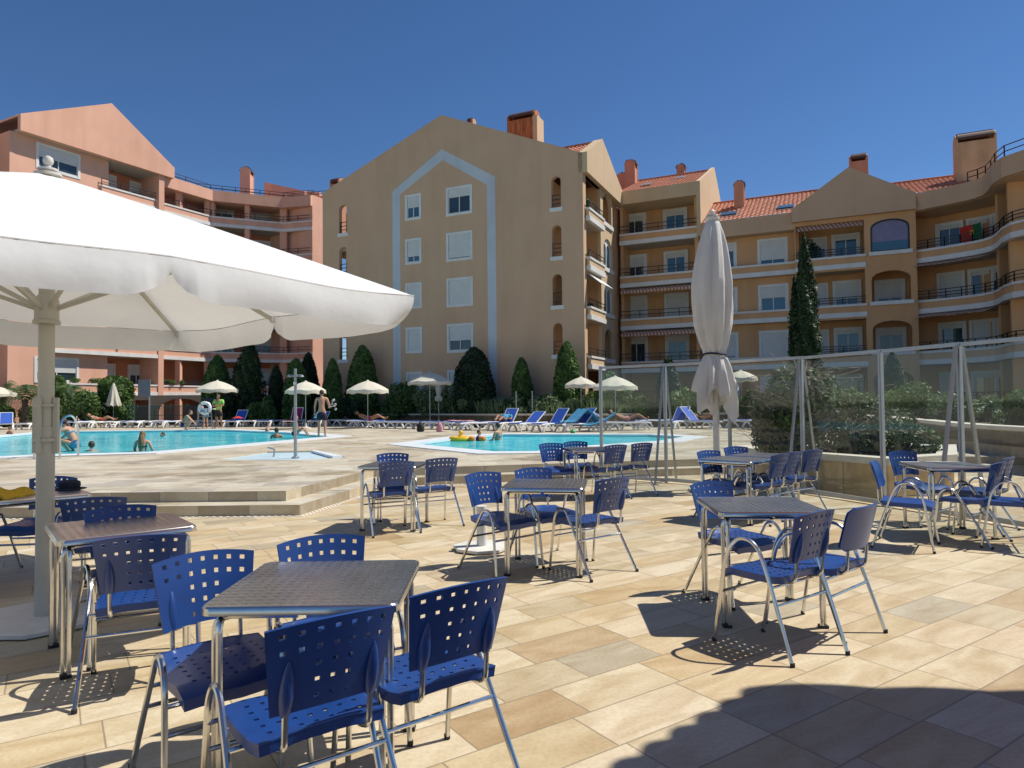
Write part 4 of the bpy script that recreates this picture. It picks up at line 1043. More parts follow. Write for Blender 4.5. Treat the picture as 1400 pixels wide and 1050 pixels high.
# ------------------------------------------------------------------ tables
def make_table():
    root = empty('cafe_table'); root['category'] = 'table'
    S = .35; H_ = .74
    def rr(S, r, n=4):
        p = []
        for cx, cy, a0 in ((S-r, S-r, 0), (-S+r, S-r, 90), (-S+r, -S+r, 180), (S-r, -S+r, 270)):
            for k in range(n + 1):
                a = R(a0 + 90 * k / n); p.append((cx + r * math.cos(a), cy + r * math.sin(a)))
        return p
    m = MB(); m.prism(rr(S - .006, .035), H_ - .004, H_); top = m.build('table_top', M['tabletop'], root)
    m = MB(); o_ = rr(S, .04); i_ = rr(S - .010, .032); n = len(o_)
    prof = [(0, H_ - .030), (0, H_ - .003), (1, H_ + .002), (2, H_ - .004)]
    rings = [[m.av((*o_[k], H_ - .030)) for k in range(n)], [m.av((*o_[k], H_ - .005)) for k in range(n)], [m.av(((o_[k][0]+i_[k][0])/2, (o_[k][1]+i_[k][1])/2, H_ + .001)) for k in range(n)], [m.av((*i_[k], H_ - .002)) for k in range(n)]]
    bt = [m.av((*i_[k], H_ - .030)) for k in range(n)]
    for a, b in zip(rings, rings[1:]):
        for k in range(n): m.af(a[k], a[(k+1) % n], b[(k+1) % n], b[k])
    for k in range(n): m.af(rings[0][k], bt[k], bt[(k+1) % n], rings[0][(k+1) % n])
    m.build('rim', M['steel'], top, smooth=True)
    m = MB(); m.prism(rr(S - .02, .03), H_ - .022, H_ - .006); m.build('underside', M['black'], top)
    for sx, sy in ((1, 1), (-1, 1), (-1, -1), (1, -1)):
        m = MB(); c = S - .035; r = .0125; zt_ = H_ - .045
        for (ax, ay) in ((1, 0), (0, 1)):
            px_, py_ = sx * (c - .026 * (ay)), sy * (c - .026 * ax)
            ex, ey = px_ - sx * .30 * ax, py_ - sy * .30 * ay
            k = .055; pts = [(px_, py_, 0.012), (px_, py_, zt_ - k), (px_ - sx*ax*k*.25, py_ - sy*ay*k*.25, zt_ - k*.3), (px_ - sx*ax*k, py_ - sy*ay*k, zt_), (ex, ey, zt_)]
            m.tube([pts[0]] + smooth_path(pts[1:4], 4) + [pts[4]], r, 8)
        q = sx * (c - .013), sy * (c - .013)
        lg = m.build('leg', M['steel'], root, smooth=True)
        m = MB(); m.prism([(q[0] - .026, q[1] - .026), (q[0] + .026, q[1] - .026), (q[0] + .026, q[1] + .026), (q[0] - .026, q[1] + .026)], .001, .018); m.build('foot_cap', M['black'], lg)
    return root
tabs = [(-.77, 2.77, 1, 'large stainless steel table nearest the camera with a swirled top'),
 (1.68, 4.69, -3, 'stainless steel table front right, standing alone in the sun'),
 (.29, 6.02, -9, 'stainless steel table in the middle, beside the loose white parasol base'),
 (-1.40, 8.12, -8, 'stainless steel table close to the corner of the pool steps'),
 (1.17, 10.5, 12, 'stainless steel table farthest away, in front of the small pool'),
 (2.74, 8.35, 45, 'left one of two stainless tables pushed together near the closed parasol'),
 (3.28, 8.88, 45, 'right one of two stainless tables pushed together, beside the planter'),
 (4.67, 7.35, -6, 'stainless steel table close to the glass fence at the right'),
 (-2.37, 4.12, 39, 'stainless table in the shade of the big parasol, reflecting the salmon building'),
 (-3.98, 5.66, 45, 'stainless table with a dark hat on it at the left edge')]
pt_ = None
for x, y, a, lab in tabs:
    if pt_ is None: o = pt_ = make_table()
    else: o = copy_tree(pt_)
    o.location = (x, y, 0); o.rotation_euler = (0, 0, R(a)); o['label'] = lab; o['group'] = 'square stainless cafe tables'
# things on the tables
hp = G(95, 668, .745); m = MB(); m.lathe([(.17, 0), (.175, .008), (.105, .012), (.115, .05), (.11, .10), (.07, .125), (.0, .13)], (0, 0, 0), 20, 1.05, .9)
o = m.build('hat', M['navy'], None, smooth=True); o.scale = (.74, .74, .62); o.location = (hp.x, hp.y, .742); tag(o, 'dark navy sun hat resting on the rear left table', 'hat')
tw = G(8, 680, .745)
def cloth(nm, m_, c, w_, d_, zf, lab, cat, rz=0, th=.02):
    q = MB(); n = 18; q.grid(lambda i, j: (w_ * (i / n - .5), d_ * (j / n - .5), zf(i / n - .5, j / n - .5)), n, n)
    o = q.build(nm, m_, None, smooth=True, solid=th); o.location = c; o.rotation_euler = (0, 0, rz); tag(o, lab, cat); return o
o = cloth('beach_towel', M['yellowcloth'], (tw.x - .12, tw.y + .05, .80), .42, .34, lambda u, v: .035 * math.sin(9 * u + 2) * math.cos(7 * v) - .10 * abs(u), 'folded yellow and red towel on the rear left table at the left edge', 'towel')
q = MB(); n = 12; q.grid(lambda i, j: (.44 * (i / n - .5) , .34 * (j / n - .5), -.05 + .025 * math.sin(8 * (i / n)) - .12 * abs(i / n - .5)), n, n); q.build('red_fold', M['redtowel'], o, smooth=True, solid=.02)
# ------------------------------------------------------------------ big open parasol
PX, PY = -3.22, 4.70
ca, cb_ = 2.50, .317; ZE, ZA = 2.25, 3.08
par = empty('market_parasol', (PX, PY, 0), 0, 'large open white square market parasol on a cream pole over the left tables', 'parasol')
cs = [Vector((ca, cb_)), Vector((-cb_, ca)), Vector((-ca, -cb_)), Vector((cb_, -ca))]
def peri(u):   # u in 0..8, even = corner, odd = mid edge
    u %= 8; i = int(u // 2); f = (u - 2 * i) / 2; return cs[i].lerp(cs[(i + 1) % 4], f)
NS, NR = 96, 14
def canopy(i, j):
    u = 8 * i / NS; f = .045 + .955 * j / NR; p = peri(u) * f
    w_ = abs(math.sin(math.pi * u)); sag = .025 * w_ * math.sin(math.pi * min(1, f)) * 1.0 + .025 * w_ * f ** 2
    z = ZA - (ZA - ZE) * f ** 1.04 - sag + .012 * math.sin(5.1 * u + 9 * f) * w_ * f
    return (p.x, p.y, z)
m = MB(); m.grid(canopy, NS, NR); m.build('canopy', M['canvas'], par, smooth=True, angle=80, norm=False)
def vals(i, j):
    u = 8 * i / 480; p = peri(u); w_ = abs(math.sin(math.pi * u)); base = canopy(NS * u / 8, NR)
    f = j / 8
    k = (u % 2); dm = abs(k - 1)          # distance from a mid edge
    e_ = min(1, dm / .16); drop = .08 + .15 * (1 - (1 - e_) ** 2) ** .7 - .02 * w_
    dc = min(k, 2 - k); corner = max(0, 1 - dc / .22) ** 1.5; drop -= .025 * corner
    nrm = Vector(p).normalized(); bul = .014 * math.sin(math.pi * f * .9) * (.4 + w_) + .007 * math.sin(u * 13.7 + 1.3 * math.sin(u * 5)) * f
    if dm < .13: bul += .012 * (1 - dm / .25) * (-1 if dm < .05 else 1) * f
    q = Vector(p) * (1 - .045 * corner * f * f) + nrm * bul
    return (q.x, q.y, base[2] - drop * f - .004)
m = MB(); m.grid(vals, 480, 8); m.build('valance', M['canvas'], par, smooth=True, angle=80, norm=False)
# second skin hem line
m = MB()
for k in range(192):
    u = 8 * k / 192; u2 = 8 * (k + 1) / 192
m.tube([Vector(canopy(NS * k / 192, NR)) + Vector((0, 0, .004)) for k in range(193)], .0022, 5, cap=False); m.build('hem', M['canvas'], par, smooth=True)
m = MB(); m.tube([(0, 0, .02), (0, 0, 1.32), (0, 0, 1.321), (0, 0, 3.02)], [.056, .055, .049, .049], 20); pole = m.build('pole', M['cream'], par, smooth=True)
m = MB(); m.lathe([(.085, 0), (.085, .02), (.075, .03), (.075, .16), (.055, .20)], (0, 0, 2.03), 16); m.build('runner_hub', M['cream'], par, smooth=True)
m = MB(); m.lathe([(.10, 2.93), (.11, 2.96), (.11, 3.0), (.06, 3.03)], (0, 0, 0), 16); m.build('top_hub', M['cream'], par, smooth=True)
m = MB(); m.lathe([(.075, 3.06), (.085, 3.068), (.085, 3.08), (.04, 3.09), (.04, 3.10), (.062, 3.104), (.062, 3.115), (.022, 3.125), (.018, 3.14), (.028, 3.15), (.034, 3.172), (.028, 3.195), (.010, 3.206)], (0, 0, 0), 18); m.build('finial', M['basewhite'], par, smooth=True)
for i in range(8):
    e = peri(i); z1_ = ZE - .03
    m = MB(); a = Vector((e.x * .03, e.y * .03, 2.98)); b = Vector((e.x * .985, e.y * .985, z1_ + .0)); m.bar(a, b, .022, .034); rb = m.build('rib', M['cream'], par)
    m = MB(); c = a.lerp(b, .52); m.bar((e.x * .03, e.y * .03, 2.14), c, .02, .028); m.build('strut', M['cream'], rb)
    m = MB(); m.lathe([(.02, -.03), (.024, 0), (.02, .03)], (e.x * .985, e.y * .985, z1_), 8); m.build('rib_tip', M['steel'], rb, smooth=True)
for a in (0, 90, 180, 270):
    m = MB(); v = Vector((math.cos(R(a)), math.sin(R(a)), 0)); m.obox(v * .07 + Vector((0, 0, 1.33)), v * .018, Vector((-v.y, v.x, 0)) * .012, (0, 0, .19)); m.build('clamp_plate', M['cream'], par, bevel=.003)
m = MB(); m.lathe([(.075, 0), (.075, .02)], (0, 0, 1.22), 16); m.lathe([(.07, 0), (.07, .015)], (0, 0, 1.46), 16); m.build('collar', M['cream'], par)
m = MB(); m.prism([(.46 * math.cos(R(22.5 + 45 * k)), .46 * math.sin(R(22.5 + 45 * k))) for k in range(8)], .008, .035); m.build('base_plate', M['basewhite'], par, bevel=.004)
# ------------------------------------------------------------------ loose base with pole stub
bp = G(659, 751, 0)
pb = empty('parasol_base', (bp.x, bp.y, 0), R(15), 'empty white octagonal parasol base with a short tube beside the middle table', 'parasol base')
m = MB(); m.prism([(.29 * math.cos(R(22.5 + 45 * k)), .29 * math.sin(R(22.5 + 45 * k))) for k in range(8)], .012, .04); m.build('base_plate', M['basewhite'], pb, bevel=.004)
m = MB(); m.tube([(0, 0, .04), (0, 0, .43)], .052, 18); m.build('tube', M['basewhite'], pb, smooth=True)
m = MB(); m.tube([(.05, 0, .34), (.085, 0, .34)], .010, 8); m.build('knob', M['black'], pb)
# ------------------------------------------------------------------ tall closed parasol
cp = G(981, 672, 0)
cpr = empty('closed_parasol', (cp.x, cp.y, 0), 0, 'tall closed off-white parasol tied with a dark strap behind the paired tables', 'parasol')
sc = cp.y / F
def zof(py): return HC + (549.5 - py) * sc
prof = [(300, 7), (306, 10.5), (318, 14), (335, 18), (360, 22.5), (390, 26.5), (420, 27), (445, 25), (468, 19.5), (480, 16), (487, 14.5), (492, 16.5), (503, 20), (516, 22.5), (535, 24), (556, 25), (580, 24)]
def cpos(i, j):
    th = 2 * math.pi * i / 96; f = j / 64 * (len(prof) - 1); k = min(int(f), len(prof) - 2); f -= k
    py = prof[k][0] * (1 - f) + prof[k+1][0] * f; r = prof[k][1] * (1 - f) + prof[k+1][1] * f
    z = zof(py); low = max(0, (py - 492) / 86)
    ragged = (.42 * abs(math.sin(1.5 * th + 1.1)) + .12 * abs(math.sin(4 * th))) * low ** 1.5
    fold = 1 + (.10 + .20 * low) * math.sin(8 * th + .8 * low + 1.2 * math.sin(py * .02) ) * min(1, (py - 298) / 30) * (.25 if 478 < py < 491 else 1) + .09 * low * math.sin(23 * th + 3 * math.sin(2 * th)) + (.06 + .07 * low) * math.sin(13 * th + py * .03) * min(1, (py - 298) / 40)
    r *= .95 * sc * fold * (1 + .08 * math.sin(th + py * .012))
    return (r * math.cos(th), r * math.sin(th), z + ragged)
m = MB(); m.grid(cpos, 96, 64); m.build('canopy', M['canvasgrey'], cpr, smooth=True, angle=80, norm=False)
m = MB(); m.tube([(0, 0, .02), (0, 0, zof(300))], .052, 14); m.build('pole', M['basewhite'], cpr, smooth=True)
m = MB(); m.tube([(15.2 * sc * math.cos(2*math.pi*k/28), 15.2 * sc * math.sin(2*math.pi*k/28), zof(486) + .012 * math.sin(4 * math.pi * k / 28)) for k in range(29)], .016, 6, cap=False); m.build('strap', M['navy'], cpr)
m = MB(); z0 = zof(300); m.lathe([(.085, -.03), (.12, 0), (.12, .025), (.06, .04), (.06, .055), (.09, .06), (.09, .075), (.03, .09), (.035, .105), (.045, .13), (.03, .155), (.01, .165)], (0, 0, z0), 16); m.build('finial', M['basewhite'], cpr, smooth=True)
m = MB(); m.prism([(.46 * math.cos(R(22.5 + 45 * k)), .46 * math.sin(R(22.5 + 45 * k))) for k in range(8)], .008, .04); m.build('base_plate', M['basewhite'], cpr)
m = MB(); m.tube([(.05, 0, 1.42), (.22, -.02, 1.40), (.25, -.02, 1.33)], .02, 8); m.build('crank_handle', M['basewhite'], cpr, smooth=True)
# ------------------------------------------------------------------ glass windbreak
FT = 2.13
fpts = [Vector((1.68, 12.9)), Vector((2.73, 12.15)), Vector((3.62, 11.35)), Vector((4.49, 10.55)), Vector((5.02, 9.25)), Vector((5.40, 8.20)), Vector((5.75, 7.25)), Vector((6.1, 6.2)), Vector((6.45, 5.1))]
gf = empty('glass_windbreak', (*fpts[3], 0), 0, 'glazed windbreak fence with aluminium rails and A-frame struts on the right', 'fence')
for i, p in enumerate(fpts):
    d = (fpts[min(i+1, len(fpts)-1)] - fpts[max(i-1, 0)]).normalized(); nn = Vector((-d.y, d.x))
    m = MB(); m.obox((p.x, p.y, FT/2), (d.x * .023, d.y * .023, 0), (nn.x * .026, nn.y * .026, 0), (0, 0, FT/2 - .002)); m.obox((p.x, p.y, FT/2), (d.x * .006, d.y * .006, 0), (nn.x * .031, nn.y * .031, 0), (0, 0, FT/2 - .03)); o = m.build('post', M['alu'], gf)
    if i in (1, 3, 5, 7):
        for s in (-1, 1):
            foot = p + nn * s * (.36 if s > 0 else .40) + d * (.02 * s)
            m = MB(); m.bar((p.x + nn.x * s * .05, p.y + nn.y * s * .05, FT - .06), (foot.x, foot.y, .01), .036, .04); st_ = m.build('strut', M['alu'], gf)
            m = MB(); m.obox((foot.x, foot.y, .006), (.06, 0, 0), (0, .05, 0), (0, 0, .006)); m.build('foot_plate', M['alu'], st_)
    if i < len(fpts) - 1:
        q = fpts[i+1]; e = (q - p).normalized(); a = p + e * .032; b = q - e * .032
        m = MB(); m.bar((a.x, a.y, FT - .03), (b.x, b.y, FT - .025), .04, .045); m.build('rail', M['alu'], gf)
        m = MB(); m.bar((a.x, a.y, .06), (b.x, b.y, .05), .04, .06); m.build('rail', M['alu'], gf)
        m = MB(); m.bar((a.x, a.y, FT/2 + .01), (b.x, b.y, FT/2 + .01), .008, FT - .17); m.build('glass_panel', M['glass'], gf)
rootfix(gf)
# ------------------------------------------------------------------ planter and bush
pl = [tuple(fpts[3] + Vector((.12, .62))), (5.12, 9.95), (5.95, 10.35), (6.9, 10.75), (6.6, 12.2), (4.2, 12.4), (3.75, 11.75)]
plo = empty('planter', (*pl[0], 0), 0, 'low stone planter with pale coping behind the glass fence', 'planter')
pl = [P2(1030, 655, 0), P2(1121, 669, 0), P2(1205, 676, 0), P2(1292, 655, 0), (8.2, 12.6), (6.2, 13.0), (4.2, 12.9)]
pl[0] = (4.25, 11.75); pl[1] = (4.85, 10.55 + .25); pl[2] = (5.38, 9.75); pl[3] = (6.75, 10.35)
m = MB(); m.prism(inset(pl, .05), -.01, .50); m.build('planter_wall', M['planterstone'], plo)
m = MB(); i_ = inset(pl, .28); loops = [[Vector((p[0], p[1], 0)) for p in pl], [Vector((p[0], p[1], 0)) for p in i_]]
fl_ = [p for l in loops for p in l]; A_ = [m.av((p.x, p.y, .60)) for p in fl_]; B_ = [m.av((p.x, p.y, .50)) for p in fl_]
for t_ in tessellate_polygon(loops): m.af(*[A_[k] for k in t_]); m.af(*[B_[k] for k in reversed(t_)])
n = len(pl)
for o_ in (0, n):
    for k in range(n): m.af(A_[o_+k], A_[o_+(k+1) % n], B_[o_+(k+1) % n], B_[o_+k])
m.build('coping', M['coping'], plo)
m = MB(); m.prism(inset(pl, .27), .5, .55); m.build('soil', M['bed'], plo)
rootfix(plo)
def leaf_cloud(m, n, sampler, size, up=.0, asp=1.6):
    for _ in range(n):
        c, nr = sampler(); c = Vector(c)
        d = Vector((random.gauss(0, 1), random.gauss(0, 1), random.gauss(0, 1) + up)).normalized()
        if nr is not None: d = (d * .8 + Vector(nr) * .9).normalized()
        a = d.cross(Vector((random.gauss(0, 1), random.gauss(0, 1), random.gauss(0, 1)))).normalized(); b = d.cross(a)
        s = size * random.uniform(.6, 1.3); a *= s * .5 * asp; b *= s * .5
        i = [m.av(c - a), m.av(c + b * .8), m.av(c + a), m.av(c - b * .8)]; m.af(*i)
def blob_sampler(blobs):
    wt = [b[1][0] * b[1][1] + b[1][0]*b[1][2] for b in blobs]
    def f():
        b = random.choices(blobs, wt)[0]; c, r = b[0], b[1]
        d = Vector((random.gauss(0, 1), random.gauss(0, 1), random.gauss(0, 1))).normalized()
        k = random.uniform(.55, 1.0) ** .5 * (1 + random.gauss(0, .05))
        return (c[0] + d.x * r[0] * k, c[1] + d.y * r[1] * k, c[2] + d.z * r[2] * k), d
    return f
def bush(name, c, blobs, n, size, mt, lab, cat, group=None, twigs=0, stemh=.4):
    root = empty(name, c, 0, lab, cat, group)
    m = MB(); leaf_cloud(m, n, blob_sampler(blobs), size); m.build('foliage', mt, root, norm=False)
    m = MB()
    for b in blobs[:6]:
        m.tube(smooth_path([(b[0][0]*.1, b[0][1]*.1, -.05), (b[0][0]*.5, b[0][1]*.5, b[0][2]*.4), b[0]], 3), [.03 * (1 - k/9) + .008 for k in range(7)], 5)
    m.build('stem', M['trunk'], root)
    if twigs:
        m = MB()
        for _ in range(twigs):
            b = random.choice(blobs); d = Vector((random.gauss(0, 1), random.gauss(0, .7) - .5, random.gauss(.5, .8))).normalized()
            p = Vector(b[0]) + Vector((d.x * b[1][0], d.y * b[1][1], d.z * b[1][2])) * .9; q = p + Vector((random.gauss(0, .22), random.gauss(0, .15), random.uniform(-.1, .28)))
            r_ = q + Vector((random.gauss(0, .12), random.gauss(0, .1), random.uniform(-.12, .1)))
            m.tube(smooth_path([p, q, r_], 3), .0035, 4)
        m.build('dry_twigs', M['twig'], root)
    return root
random.seed(11)
bl_ = [((random.uniform(-.95, .95), random.uniform(-.45, .45), random.uniform(.15, 1.0)), (random.uniform(.32, .5), random.uniform(.3, .45), random.uniform(.28, .42))) for _ in range(17)]
bl_ = [(b[0] if abs(b[0][0]) < .6 else (b[0][0], b[0][1], b[0][2] * .65), b[1]) for b in bl_]
bush('bush', (5.15, 11.35, .55), [((b[0][0]*.92, b[0][1], b[0][2] * 1.12), b[1]) for b in bl_], 15000, .06, M['plantbush'], 'big tangled bush with dry twigs growing in the stone planter', 'bush', twigs=420)
random.seed(5)
bush('bush', (6.45, 11.2, .55), [((-.3, 0, .3), (.42, .4, .32)), ((.25, .1, .2), (.4, .4, .28)), ((0, .2, .45), (.35, .3, .3))], 2000, .05, M['plantbush'], 'small leafy bush at the right end of the stone planter', 'bush')
# ------------------------------------------------------------------ retaining wall behind the loungers, with flower bed
random.seed(3)
rw = [P2(500, 578.5, DZ), P2(640, 580.5, DZ), P2(800, 582.5, DZ), P2(900, 582, DZ), P2(1070, 583, DZ), P2(1170, 589, DZ), P2(1245, 601, DZ), P2(1310, 614, DZ), P2(1400, 626, DZ), P2(1560, 640, DZ)]
rws = smooth_path([(p[0], p[1], 0) for p in rw], 4); rws = [(p.x, p.y) for p in rws]
rwall = empty('retaining_wall', (*rws[0], DZ), 0, 'low stone wall with pale coping along the planting behind the loungers', 'wall')
m = MB(); ribbon(m, rws, DZ, DZ + .52, 0, .3); m.build('wall_face', M['wallstone'], rwall)
m = MB(); ribbon(m, rws, DZ + .52, DZ + .60, -.04, .34); m.build('coping', M['coping'], rwall); rootfix(rwall)
bed = rws[:] + [(40, rws[-1][1]), (40, 60), (rws[0][0], 60)]
m = MB(); m.prism(bed, DZ + .2, DZ + .50); tag(m.build('flower_bed', M['bed']), kind='structure')
# ------------------------------------------------------------------ topiary and trees
def topiary(px, ytop, ybase, wpx, Y, mt, lab, shape='cone', group='clipped cypress cones along the buildings', n=5200, cat='topiary'):
    s = Y / F; b = AT(px, ybase, Y); t = AT(px, ytop, Y); H_ = t.z - DZ; R_ = wpx * s / 2
    root = empty('clipped_conifer' if shape != 'cypress' else 'cypress_tree', (b.x, b.y, DZ), random.uniform(0, 6), lab, cat, group)
    def rad(f):
        if shape == 'cone': return R_ * (1 - f ** 2.4) ** .62 * (.86 + .18 * min(1, f * 3))
        if shape == 'dome': return R_ * (1 - f ** 3) ** .6 * (.9 + .1 * min(1, f * 3))
        if shape == 'box': return R_ * (1 - f ** 9) ** .5
        return R_ * (.35 + .65 * math.sin(math.pi * min(1, f * .75 + .2))) * (1 - f ** 5) ** .8
    ph = [random.uniform(0, 6) for _ in range(6)]
    def samp():
        while True:
            f = random.random()
            if random.random() < (rad(f) / R_) + .1: break
        th = random.uniform(0, 2 * math.pi)
        bump = 1 + .06 * math.sin(3 * th + ph[0] + 7 * f) + .06 * math.sin(5 * th + ph[1] + 15 * f) + random.gauss(0, .03)
        if shape == 'cypress': bump += .20 * math.sin(3 * th + ph[2] + 13 * f) + .16 * math.sin(9 * th + 23 * f + ph[3]) + random.gauss(0, .08)
        r = rad(f) * bump * random.uniform(.86, 1)
        return (r * math.cos(th), r * math.sin(th), .12 + f * (H_ - .12)), (math.cos(th), math.sin(th), .35)
    m = MB(); leaf_cloud(m, n, samp, max(.09, s * 3.4), asp=1.5)
    # dark core added inside so that the sky does not show through the solid hedge
    m.mi = 0; m.build('foliage', mt, root, norm=False)
    m = MB(); m.lathe([(max(.02, rad(k / 12) * .80), .12 + (H_ - .3) * k / 12) for k in range(13)], (0, 0, 0), 14); m.build('dark_core', M['cypress'], root, smooth=True)
    m = MB(); m.tube([(0, 0, -.3), (0, 0, H_ * .6)], [.13, .06], 8); m.build('trunk', M['trunk'], root)
    return root
TG = 'clipped conifers along the flower bed'
topiary(297, 486, 580, 40, 44, M['topiary'], 'clipped dark green conifer just behind the lifeguard parasol', 'cone')
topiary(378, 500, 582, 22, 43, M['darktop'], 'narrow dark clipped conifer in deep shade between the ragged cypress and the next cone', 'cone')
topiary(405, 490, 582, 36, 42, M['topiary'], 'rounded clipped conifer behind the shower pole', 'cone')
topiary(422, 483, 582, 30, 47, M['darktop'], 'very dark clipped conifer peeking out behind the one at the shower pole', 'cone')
topiary(455, 491, 582, 28, 42, M['topiary'], 'slim clipped conifer right behind the standing boy', 'cone')
topiary(496, 472, 580, 44, 42.5, M['topiary'], 'tall broad clipped conifer at the left corner of the gabled block', 'cone')
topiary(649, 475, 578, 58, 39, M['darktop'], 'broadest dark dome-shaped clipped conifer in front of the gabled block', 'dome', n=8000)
topiary(714, 489, 575, 30, 38, M['topiary'], 'small clipped conifer right of the dark dome', 'cone')
topiary(776, 467, 576, 40, 36.6, M['topiary'], 'tall clipped conifer in front of the balcony corner of the gabled block', 'cone', n=6500)
topiary(157, 514, 582, 44, 44, M['topiary'], 'boxy clipped conifer behind the closed cream parasol on the left', 'box')
topiary(78, 514, 582, 22, 45, M['topiary'], 'green column conifer right of the big parasol pole', 'box')
topiary(915, 489, 575, 34, 33, M['darktop'], 'dark conifer seen through the glass behind the first A-frame strut', 'cone')
topiary(1222, 482, 575, 30, 28, M['cypress'], 'rounded dark conifer seen through the glass right of the planter bush', 'cone')
topiary(340, 461, 578, 34, 43, M['cypress'], 'ragged tall dark cypress between the clipped conifers on the left', 'cypress', cat='tree', group='cypress trees', n=6500)
topiary(1104, 318, 560, 33, 31, M['cypress'], 'tall narrow cypress standing before the ochre wing', 'cypress', cat='tree', group='cypress trees', n=9500)
topiary(1089, 378, 560, 14, 31.3, M['cypress'], 'thin side spire of cypress leaning left of the tall one', 'cypress', cat='tree', group='cypress trees', n=3500)
# shrubs
def shrub(px, py, Y, w_, h_, mt, lab, n=1500, name='shrub', cat='shrub', size=None):
    b = AT(px, py, Y); s = Y / F; W = w_ * s; Hh = h_ * s
    bb = [((random.uniform(-.38, .38) * W, random.uniform(-.4, .4), random.uniform(.2, .62) * Hh), (W * random.uniform(.14, .26), .5, Hh * random.uniform(.22, .36))) for _ in range(7)]
    return bush(name, (b.x, b.y, DZ + (.3 if px > 470 else 0)), bb, n, size or max(.08, s * 3.2), mt, lab, cat, 'shrubs behind the loungers')
random.seed(21)
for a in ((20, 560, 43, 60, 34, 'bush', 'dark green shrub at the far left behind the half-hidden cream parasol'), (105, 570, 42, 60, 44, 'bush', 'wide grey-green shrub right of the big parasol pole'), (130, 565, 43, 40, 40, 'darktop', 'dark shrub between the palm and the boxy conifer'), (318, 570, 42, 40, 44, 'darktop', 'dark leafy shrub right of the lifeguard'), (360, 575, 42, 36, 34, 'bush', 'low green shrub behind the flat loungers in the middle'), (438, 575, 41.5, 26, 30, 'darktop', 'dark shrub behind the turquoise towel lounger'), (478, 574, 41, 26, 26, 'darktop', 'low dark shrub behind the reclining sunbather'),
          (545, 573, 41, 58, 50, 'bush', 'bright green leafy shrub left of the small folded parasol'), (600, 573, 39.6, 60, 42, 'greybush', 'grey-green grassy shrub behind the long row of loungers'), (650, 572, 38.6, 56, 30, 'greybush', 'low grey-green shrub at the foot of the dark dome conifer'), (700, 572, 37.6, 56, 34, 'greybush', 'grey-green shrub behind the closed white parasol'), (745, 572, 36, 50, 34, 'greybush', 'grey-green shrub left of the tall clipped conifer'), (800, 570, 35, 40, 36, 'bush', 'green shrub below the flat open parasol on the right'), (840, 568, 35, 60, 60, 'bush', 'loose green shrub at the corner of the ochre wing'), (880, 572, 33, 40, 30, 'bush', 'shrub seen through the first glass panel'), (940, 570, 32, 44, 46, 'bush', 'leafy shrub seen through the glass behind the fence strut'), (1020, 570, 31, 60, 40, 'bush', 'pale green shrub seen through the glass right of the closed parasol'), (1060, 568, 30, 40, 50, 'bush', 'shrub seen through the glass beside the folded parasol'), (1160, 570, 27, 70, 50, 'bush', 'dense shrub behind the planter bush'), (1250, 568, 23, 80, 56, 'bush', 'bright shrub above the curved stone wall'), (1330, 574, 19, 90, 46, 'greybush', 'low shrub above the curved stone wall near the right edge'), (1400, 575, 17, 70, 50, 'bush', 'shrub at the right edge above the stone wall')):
    shrub(a[0], a[1], a[2], a[3] * 1.1, a[4] * 1.25, M[a[5]], a[6], n=2800)
# tufty planting that nobody could count
m = MB(); gp_ = [Vector(q) for q in rws]; cum = [0]
for a, b in zip(gp_, gp_[1:]): cum.append(cum[-1] + (b - a).length)
for _ in range(9000):
    x = random.uniform(0, cum[17]); k = max(i for i in range(len(cum)) if cum[i] <= x); k = min(k, len(gp_) - 2)
    d = (gp_[k+1] - gp_[k]).normalized(); nn = Vector((-d.y, d.x)); nn = nn if nn.y > 0 else -nn
    q = gp_[k] + d * (x - cum[k]) + nn * random.uniform(.4, 2.6); h = random.uniform(.35, .8) * (1 + .35 * math.sin(x * .9)); w_ = .03 + .001 * q.y
    t_ = Vector((random.gauss(0, .16), random.gauss(0, .16), h)); a_ = random.uniform(0, 3.14); s_ = Vector((math.cos(a_) * w_, math.sin(a_) * w_, 0)); b_ = Vector((q.x, q.y, DZ + .49))
    i = [m.av(b_ - s_), m.av(b_ + s_), m.av(b_ + t_ * .6 + s_ * .6), m.av(b_ + t_), m.av(b_ + t_ * .6 - s_ * .6)]; m.af(*i)
tag(m.build('ground_cover', M['greybush'], norm=False), 'tufty grey-green planting along the stone wall', 'ground cover', kind='stuff')
# palms on the left
def palm(px, py, Y, hpx, lab, nf=26, L_=2.2, th=.8):
    b = AT(px, py, Y); root = empty('palm_tree', (b.x, b.y, DZ), 0, lab, 'palm', 'palms on the left'); z = th
    m = MB()
    for k in range(nf):
        a = random.uniform(0, 2 * math.pi); el_ = random.uniform(.2, 1.3); L2_ = L_ * random.uniform(.8, 1.1); pts = []
        for i in range(9):
            f = i / 8; r = L2_ * math.cos(el_) * f * 1.0; zz = z + L2_ * (math.sin(el_) * f - .75 * f * f)
            pts.append(Vector((r * math.cos(a), r * math.sin(a), zz)))
        side = Vector((-math.sin(a), math.cos(a), 0))
        for i in range(8):
            for s in (-1, 1):
                for q in (0, .5):
                    p = pts[i].lerp(pts[i+1], q); w_ = .42 * math.sin(math.pi * (i + .8 + q) / 9.6) + .05
                    d = (pts[i+1] - pts[i]).normalized() * .12; tip = p + side * s * w_ + d * 1.4 + Vector((0, 0, -.16))
                    j = [m.av(p), m.av(p + d * .5), m.av(tip)]; m.af(*j)
    m.build('fronds', M['palmleaf'], root, norm=False)
    m = MB(); m.tube([(0, 0, 0), (0, 0, z)], [.22, .16], 8); m.build('trunk', M['trunk'], root)
palm(34, 585, 42.5, 0, 'bushy arching palm left of the big parasol pole', 34, 3.6, 1.7)
palm(4, 585, 43.5, 0, 'arching palm at the left edge behind the loungers', 26, 3.0, 2.0)
